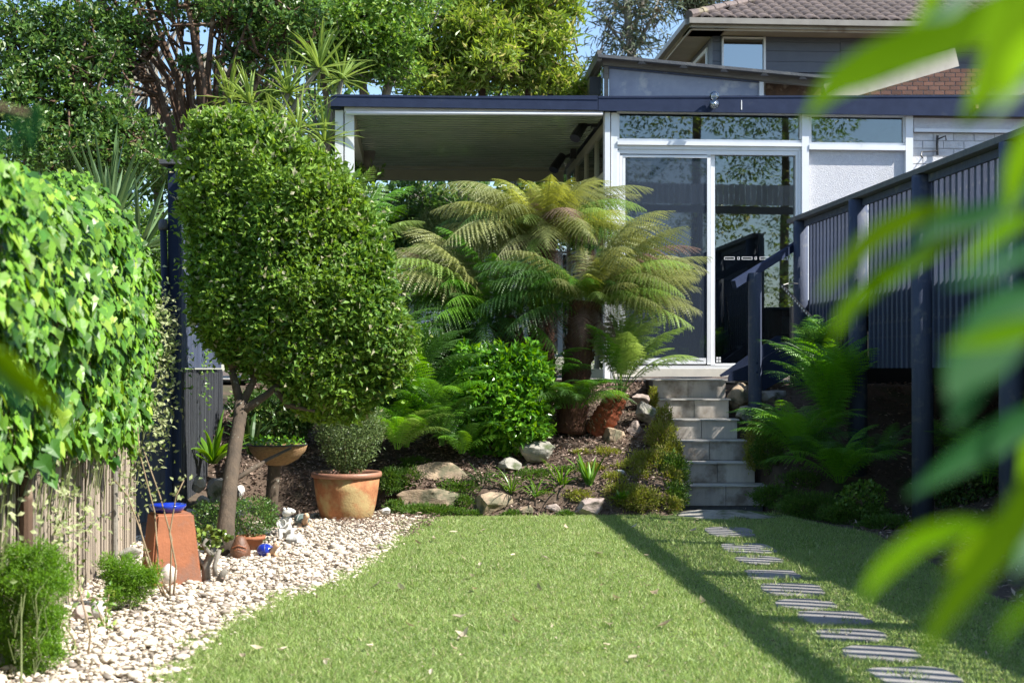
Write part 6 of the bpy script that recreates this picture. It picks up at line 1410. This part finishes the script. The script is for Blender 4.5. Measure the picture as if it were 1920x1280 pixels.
# ------------------------------------------------------------------ trees beyond the garden
def tree(name, label, base, stems, clumps, n, L, W, mat, bark='grey_bark', group=None, T=LEAF2, r0=.07, dz=1.0, cl=.35, twigs=True, cat='tree', droop=0.0):
    """stems: lists of (px,py,depth); clumps: (px,py,rx,ry,depth) of the crown"""
    t = thing(name, label, cat, base, group); m = MB(); allp = []
    for st_ in stems:
        rr = r0; 
        if isinstance(st_[-1], float): rr = st_[-1]; st_ = st_[:-1]
        p = [P(*q_) for q_ in st_]; m.tube(p, np.linspace(rr, rr * .45, len(p)), 8); allp += p[1:]
    allp = np.array(allp); allp = np.vstack([allp] + [allp[:-1] * (1 - f_) + allp[1:] * f_ for f_ in (.25, .5, .75)]) if len(allp) > 3 and np.linalg.norm(allp[1] - allp[0]) < 4 else allp; mb = MB(); area = np.array([c[2] * c[3] for c in clumps], float); area /= area.sum()
    for (x, y, rx, ry, d), a in zip(clumps, area):
        k = max(3, int(n * a)); c = P(x, y, d); ex = A3(rx * d / F, rx * d / F * dz, ry * d / F)
        ncl = max(4, int(k / 26)); cc = c + rdir(ncl) * (RNG.uniform(0, 1, (ncl, 1)) ** .45) * ex
        sizes = RNG.uniform(.6, 1.3, ncl) * cl * .5
        idx = RNG.integers(0, ncl, k)
        off = rdir(k) * (RNG.uniform(0, 1, (k, 1)) ** .5) * sizes[idx][:, None] * A3(1, 1, .6)
        p = cc[idx] + off; dd = nrm(off / cl + rdir(k) * .7 + A3(.1, -.1, .25 - droop))
        leaves(mb, p, dd, nrm(rdir(k) * .8 + A3(.3, -.2, .8)), L * RNG.uniform(.6, 1.3, k), W, T)
        if twigs:
            for q_ in cc[::max(1, ncl // 22)]:
                o = allp[np.argsort(np.linalg.norm(allp - q_, axis=1))[RNG.integers(0, min(7, len(allp)))]]; mid = (o + q_) / 2 + RNG.normal(size=3) * .12 - A3(0, 0, .05)
                m.tube([o, mid, q_], [.022, .014, .005], 4, cap=False)
    mb.build('crown', mat, t); m.build('trunk', bark, t, smooth=True)
    return t
BT = 'trees beyond the garden'
# multi stemmed tree behind the slat fence
stems = []
for (xb, x1_, x2_) in ((365, 330, 250), (370, 345, 300), (378, 352, 330), (385, 372, 372), (392, 395, 400), (400, 430, 470), (405, 440, 530), (398, 410, 440), (372, 318, 190), (388, 380, 345), (410, 470, 585), (362, 300, 220), (395, 400, 420), (360, 270, 150), (408, 455, 500), (383, 360, 310), (376, 340, 280), (396, 385, 385), (402, 420, 455), (368, 325, 230), (412, 480, 560), (387, 400, 430), (358, 290, 180), (365, 310, 260), (406, 430, 490), (390, 375, 355)):
    d = 16.5 + RNG.uniform(-.8, .8); xm_ = (x1_ + xb) / 2
    stems.append([(xb, 430, d), (xb + (x1_ - xb) * .4 + RNG.normal() * 4, 270, d), (x1_ + RNG.normal() * 6, 150, d), (x2_ + RNG.normal() * 8, 10, d), (x2_ + (x2_ - 380) * .5, -140, d), RNG.uniform(.022, .048)])
tree('multi_stem_tree', 'multi stemmed tree with reddish trunks fanning up behind the clipped tree', P(385, 430, 16.5), stems,
     [(300, -40, 330, 70, 16.5), (520, 40, 110, 60, 16.0), (240, 60, 60, 50, 16), (470, 100, 60, 50, 16.0), (190, 130, 60, 50, 16), (430, 190, 26, 20, 16), (350, 120, 26, 18, 16), (400, 20, 90, 26, 16)], 14000, .075, .042, 'tree_dark', 'red_bark', BT, dz=.8)
tree('leafy_tree', 'dark leafy tree at the left edge above the ivy', P(40, 430, 15.5), [[(60, 430, 15.5), (50, 250, 15.5), (20, 50, 15.5)], [(60, 400, 15.5), (120, 250, 15.5), (150, 120, 15.5), .05], [(50, 300, 15.5), (180, 260, 15.6), (230, 240, 15.6), .04]],
     [(60, 60, 110, 90, 15.5), (40, 200, 100, 90, 15.3), (150, 180, 90, 70, 15.5), (110, 280, 120, 60, 15.2), (210, 250, 80, 50, 15.5), (150, 60, 60, 60, 15.8), (240, 300, 80, 40, 15.5), (170, 110, 60, 40, 15.6)], 17000, .07, .042, 'tree_dark', 'red_bark', BT)
tree('leafy_tree', 'mid green leafy tree filling the gap behind the multi stemmed tree', P(300, 430, 19), [[(300, 430, 19), (290, 200, 19), (280, 0, 19)], [(480, 430, 19), (500, 200, 19), (560, 0, 19)]],
     [(250, 330, 200, 60, 18.5), (430, 330, 120, 60, 18.5), (100, 380, 160, 50, 18), (460, 180, 90, 60, 19), (330, 260, 120, 40, 19), (620, 320, 90, 60, 18)], 15000, .09, .05, 'tree_mid', 'grey_bark', BT)
tree('leafy_tree', 'bright green leafy tree above the dracaenas left of the pergola', P(700, 330, 18), [[(690, 330, 18), (680, 150, 18), (640, 0, 18)], [(690, 300, 18), (740, 120, 18), (760, 0, 18)], [(640, 330, 18), (600, 120, 18), (540, 20, 18), .05]],
     [(560, 60, 90, 60, 17.5), (640, 40, 110, 60, 17.5), (720, 70, 80, 60, 17.6), (700, 0, 160, 40, 18), (640, 120, 70, 40, 17.6), (470, 20, 80, 50, 17.5), (740, 130, 70, 30, 17.8)], 19000, .075, .042, 'tree_mid', 'grey_bark', BT)
tree('broad_leaf_tree', 'yellow green broad leaved tree rising behind the pergola roof', P(900, 300, 20), [[(835, 330, 20), (838, 150, 20), (850, 20, 20), .09], [(838, 180, 20), (900, 90, 20), (980, 40, 20), .05], [(900, 300, 20), (905, 130, 20), (870, 20, 20), .07], [(1000, 300, 20), (985, 120, 20), (1010, 20, 20), .05], [(905, 150, 20), (960, 130, 20), (1040, 110, 20), .04]],
     [(850, 40, 90, 70, 19.6), (900, 60, 60, 50, 19.2), (950, 90, 100, 60, 19.6), (1010, 60, 70, 50, 19.6), (880, 140, 130, 44, 19.6), (1020, 150, 60, 26, 19.6), (1070, 18, 34, 22, 19.6), (1055, 82, 36, 14, 19.4), (1078, 125, 16, 12, 19.6), (1000, -20, 90, 30, 19.6), (930, 110, 40, 30, 18.9), (820, 170, 60, 30, 19.2), (780, 120, 60, 60, 19.8), (960, 20, 120, 36, 20)], 19000, .13, .038, 'tree_yellow', 'red_bark', BT, cl=.42)
tree('broad_leaf_tree', 'pale green tree tops low behind the right end of the pergola roof', P(1060, 260, 21), [[(1050, 260, 21), (1055, 170, 21)], [(1090, 260, 21), (1085, 190, 21)]], [(1050, 160, 36, 26, 21), (1075, 172, 24, 20, 20.6), (1000, 175, 50, 20, 21)], 2600, .11, .04, 'tree_yellow', 'grey_bark', BT, cl=.4)
tree('she_oak', 'wispy blue green she oak against the sky above the lean-to', P(1185, 300, 34), [[(1190, 300, 34), (1186, 120, 34), (1175, 10, 34), (1165, -60, 34), .14], [(1186, 100, 34), (1220, 40, 34), (1235, 0, 34), .05], [(1188, 110, 34), (1150, 60, 34), (1135, 30, 34), .05], [(1186, 60, 34), (1205, 10, 34), (1215, -40, 34), .05], [(1180, 40, 34), (1155, 0, 34), (1140, -30, 34), .04]],
     [(1180, 10, 50, 24, 34), (1225, 30, 30, 18, 34), (1140, 35, 26, 16, 34), (1150, 75, 32, 16, 34), (1215, 75, 34, 18, 34), (1185, 55, 24, 16, 34), (1240, 5, 26, 14, 34), (1130, 5, 22, 14, 34), (1115, 118, 30, 12, 34), (1175, 100, 50, 12, 34)], 1700, .26, .011, 'sheoak', 'grey_bark', BT, cl=.9, droop=.4)
tree('she_oak', 'wispy tree top left of the upper house roof', P(1310, 300, 40), [[(1320, 300, 40), (1318, 60, 40), (1320, -20, 40), .1]], [(1320, 6, 50, 12, 40), (1290, -5, 40, 14, 40)], 1100, .3, .016, 'sheoak', 'grey_bark', BT, cl=.9, droop=.4)
# foliage seen under the pergola roof
tree('leafy_tree', 'dark leafy tree seen below the pergola roof behind the patio', P(800, 560, 21.5), [[(800, 560, 21.5), (800, 430, 21.5), (790, 340, 21.5), .07], [(880, 560, 21.5), (870, 430, 21.5), (860, 340, 21.5), .06], [(930, 560, 21.5), (940, 430, 21.5), (960, 340, 21.5), .05]],
     [(780, 400, 80, 60, 21.2), (860, 420, 80, 60, 21), (940, 420, 80, 60, 21), (800, 480, 110, 50, 21), (900, 490, 110, 40, 20.8), (1020, 420, 70, 70, 21.3), (720, 440, 60, 90, 21.3)], 15000, .09, .045, 'tree_dark', 'grey_bark', BT)
bush('leafy_shrub', 'leafy green shrub filling the gap between the ivy and the navy pipe post', [(400, 180, 280), (430, 150, 320), (500, 170, 345), (600, 180, 350), (700, 190, 345)], 13.4, 7000, .06, .035, 'tree_mid', rlo=.3, rough=.12, T=LEAF4)
bush('leafy_shrub', 'dark leafy undergrowth at the patio edge behind the low ferns', [(640, 720, 800), (670, 690, 850), (710, 680, 860), (750, 690, 850)], 14.0, 4500, .06, .03, 'tree_dark', rlo=.2, rough=.12, T=LEAF4)
bush('leafy_shrub', 'dark leafy undergrowth behind the coir basket', [(740, 440, 560), (770, 430, 600), (800, 440, 600), (825, 460, 560)], 13.0, 3500, .05, .028, 'tree_dark', rlo=.2, rough=.12)
bush('blue_shrub', 'grey green leafy shrub under the pergola behind the tree ferns', [(400, 800, 860), (420, 780, 900), (460, 770, 920), (500, 780, 900), (530, 790, 880)], 17.5, 5000, .06, .025, 'shrub_fine', rlo=.3, rough=.1)
# dense hedge further back that closes the view
tree('far_trees', 'distant dark wall of trees', P(300, 400, 26), [[(200, 430, 26), (200, 300, 26)]], [(150, 300, 200, 60, 25), (420, 290, 160, 60, 25), (700, 250, 220, 80, 25), (930, 170, 160, 70, 25), (0, 340, 200, 60, 25), (620, 120, 140, 60, 25), (850, 420, 300, 90, 25), (850, 365, 330, 40, 24), (1050, 380, 120, 60, 24), (520, 40, 120, 40, 24), (100, 480, 260, 90, 24), (400, 520, 260, 100, 24), (750, 560, 260, 90, 24), (1050, 560, 200, 90, 24), (200, 600, 400, 80, 24), (700, 640, 400, 60, 24)], 30000, .16, .10, 'tree_dark', 'grey_bark', BT, twigs=False, cl=.8)

# ------------------------------------------------------------------ behind the camera: what the glass mirrors
def world_tree(label, b, h, r, n, mat, L=.16):
    t = thing('garden_tree', label, 'tree', b, 'trees behind the camera'); m = MB(); m.tube([b, b + A3(.1, 0, h * .5), b + A3(0, 0, h * .9)], [.16, .12, .04], 8); m.build('trunk', 'red_bark', t)
    mb = MB(); ncl = 260; u = RNG.uniform(0, 1, ncl); a = RNG.uniform(0, 6.28, ncl); rr = r * (1 - .75 * u) * RNG.uniform(.3, 1, ncl)
    cc = b + np.stack([np.cos(a) * rr, np.sin(a) * rr, .6 + u * (h - .6)], -1); idx = RNG.integers(0, ncl, n); off = rdir(n) * A3(.55, .55, .22)
    leaves(mb, cc[idx] + off, nrm(off + A3(0, 0, -.15)), nrm(rdir(n) * .5 + A3(0, 0, 1)), L * RNG.uniform(.6, 1.2, n), L * .42, LEAF2); mb.build('crown', mat, t)
for k, (x, y, h, r) in enumerate(((5.2, -7.5, 15, 4.2), (8.4, -8.2, 17, 4.6), (11.2, -8.8, 14.0, 3.6), (2.4, -8.5, 12, 3.6), (-1.5, -9, 11, 3.4), (15.5, -9.5, 7, 2.6))):
    world_tree(['tall conifer behind the camera, second from the left', 'tallest conifer behind the camera', 'conifer behind the camera right of the tallest', 'low conifer behind the camera', 'leftmost conifer behind the camera', 'short rightmost conifer behind the camera'][k], A3(x, y, -.1), h, r, 13000, 'tree_yellow' if k % 2 else 'tree_mid')
pf = thing('paling_fence', 'grey timber paling fence on the terrace behind the camera', 'fence', (6, -4.6, 4.4))
for k in range(58):
    if 20 <= k % 30 <= 21 and k < 30: continue
    MB().box((2.0 + k * .145, -4.63, 5.42), (2.0 + k * .145 + .13, -4.6, 5.94 + random.uniform(-.01, .01))).build('paling', 'paling', pf)
MB().box((1.9, -4.7, 5.2), (10.5, -4.64, 5.4)).build('rail', 'old_timber', pf)
for x in (2, 4.8, 7.6, 10.4): MB().box((x, -4.8, -.1), (x + .1, -4.71, 5.4)).build('post', 'old_timber', pf)

# ------------------------------------------------------------------ blurred leaves close to the camera
def fleaf(t, pts, widths, d, mat, fold=.25, tiltz=0.0):
    """pts: mid rib in the photo, widths in photo pixels; d: depth at base and tip"""
    m = MB(); n = 12; d = (d[0] * .66, d[1] * .66); widths = [q_ * .72 for q_ in widths]; P_ = np.array(pts, float); s = np.linspace(0, 1, len(P_)); si = np.linspace(0, 1, n)
    x = np.interp(si, s, P_[:, 0]); y = np.interp(si, s, P_[:, 1]); dd = np.interp(si, [0, 1], d); w_ = np.interp(si, np.linspace(0, 1, len(widths)), widths)
    C = np.array([P(a, b, c) for a, b, c in zip(x, y, dd)]); T = nrm(np.gradient(C, axis=0)); sd = nrm(np.cross(T, A3(0.15, 1, .1))); nn = np.cross(T, sd)
    hw = (w_ / 2 * dd / F)[:, None]
    V = np.stack([C - sd * hw + nn * hw * fold, C, C + sd * hw + nn * hw * fold], 1).reshape(-1, 3); i_ = np.arange(n - 1) * 3
    m.add(V, np.concatenate([np.stack([i_, i_ + 1, i_ + 4, i_ + 3], -1), np.stack([i_ + 1, i_ + 2, i_ + 5, i_ + 4], -1)])); m.build('leaf', mat, t, smooth=True)
fb = thing('overhanging_branch', 'out of focus branch with long bright green leaves close to the camera on the right', 'branch', P(1990, 500, 1.3))
L1, L2_ = 'front_leaf', 'front_leaf_dark'
for a in ([(1930, -30), (1800, 60), (1660, 110), (1560, 160), (1505, 230)], [10, 90, 110, 105, 60, 6], (1.3, 1.15), L1), ([(1960, -60), (1900, 60), (1850, 160), (1800, 240)], [20, 100, 110, 70, 5], (1.2, 1.1), L1), \
     ([(1800, 380), (1720, 400), (1640, 440), (1560, 520), (1535, 560)], [8, 50, 66, 56, 30, 4], (1.3, 1.2), L1), ([(1830, 430), (1740, 470), (1650, 520), (1580, 590), (1560, 640)], [8, 50, 60, 45, 4], (1.35, 1.25), L1), \
     ([(1940, 400), (1880, 430), (1830, 470), (1800, 510)], [14, 50, 46, 26, 4], (1.2, 1.15), L1), ([(1880, -20), (1860, 40), (1820, 100)], [12, 50, 44, 4], (1.1, 1.05), L1), ([(1970, 120), (1900, 170), (1850, 230)], [12, 46, 40, 4], (1.15, 1.1), L2_), ([(1820, -20), (1780, 20), (1720, 40)], [10, 40, 34, 4], (1.2, 1.15), L2_), ([(1960, 330), (1860, 400), (1760, 420), (1680, 500)], [20, 60, 60, 40, 4], (1.35, 1.3), L2_), \
     ([(1960, 540), (1880, 600), (1810, 700), (1790, 800)], [20, 150, 170, 110, 10], (1.1, 1.05), L2_), ([(1990, 600), (1900, 620), (1820, 640), (1770, 650)], [20, 60, 60, 30, 4], (1.05, 1.0), L1), ([(1850, 690), (1820, 715), (1780, 735)], [8, 30, 26, 4], (1.2, 1.15), L1), \
     ([(1890, 985), (1800, 985), (1720, 1010), (1650, 1070), (1610, 1130)], [6, 40, 66, 60, 46, 5], (1.1, 1.0), L1), ([(1900, 960), (1860, 990), (1800, 1040), (1760, 1080)], [10, 50, 60, 40, 5], (1.2, 1.1), L1), \
     ([(1990, 820), (1900, 980), (1820, 1080), (1750, 1180), (1730, 1250)], [30, 90, 100, 70, 40, 5], (1.1, 1.0), L1), ([(1990, 1080), (1930, 1130), (1890, 1170), (1868, 1210)], [20, 46, 44, 26, 4], (1.0, .95), L1), ([(1990, 760), (1900, 800), (1800, 860), (1700, 930)], [20, 80, 90, 60, 5], (1.25, 1.2), L2_), \
     ([(1990, 780), (1960, 900), (1930, 1010), (1900, 1080)], [30, 90, 90, 60, 5], (1.2, 1.1), L2_), ([(2000, 30), (1940, 80), (1900, 130), (1880, 200)], [20, 70, 80, 50, 5], (1.1, 1.0), L1), ([(1760, -40), (1740, 30), (1700, 60)], [10, 50, 40, 5], (1.4, 1.35), L1), ([(2000, 200), (1930, 260), (1900, 330), (1890, 400)], [20, 60, 70, 50, 5], (1.25, 1.2), L1), ([(1990, 640), (1960, 760), (1925, 860), (1910, 900)], [20, 80, 70, 40, 4], (1.3, 1.2), L1), ([(1990, 460), (1900, 480), (1830, 520), (1770, 530)], [14, 36, 36, 20, 4], (1.0, .95), L2_):
    fleaf(fb, *a)
MB().tube([P(2010, -60, .82), P(1985, 300, .82), P(1990, 640, .8), P(2000, 1000, .76), P(2030, 1320, .74)], [.003, .003, .003, .002, .002], 6).build('twig', 'green_stem', fb)
MB().tube([P(1985, 980, .76), P(1930, 975, .74), P(1885, 985, .73)], .0012, 6).build('twig', 'green_stem', fb)
fb = thing('overhanging_branch', 'out of focus dark green leaves hanging at the left edge over the ivy', 'branch', P(-20, 600, 1.5))
for a in ([(-30, 640), (20, 690), (80, 740), (150, 825)], [20, 60, 60, 40, 5], (1.5, 1.45), L1), ([(-30, 660), (10, 700), (40, 750), (60, 790)], [20, 50, 46, 5], (1.55, 1.5), L2_):
    fleaf(fb, *a)
for k in range(16):
    x, y = RNG.uniform(-10, 70), RNG.uniform(190, 260); fleaf(fb, [(x, y), (x + RNG.uniform(-10, 14), y + 22), (x + RNG.uniform(-10, 20), y + 48)], [4, 16, 15, 3], (2.1, 2.1), 'hedge' if 0 else 'front_leaf_dark')
MB().tube([P(-60, 180, 1.4), P(0, 200, 1.4), P(60, 215, 1.4)], .002, 6).build('twig', 'twig', fb)
MB().tube([P(-60, 600, 1.02), P(-30, 650, 1.0)], .0015, 6).build('twig', 'twig', fb)
# bright fallen chips left out: the mulch carries them
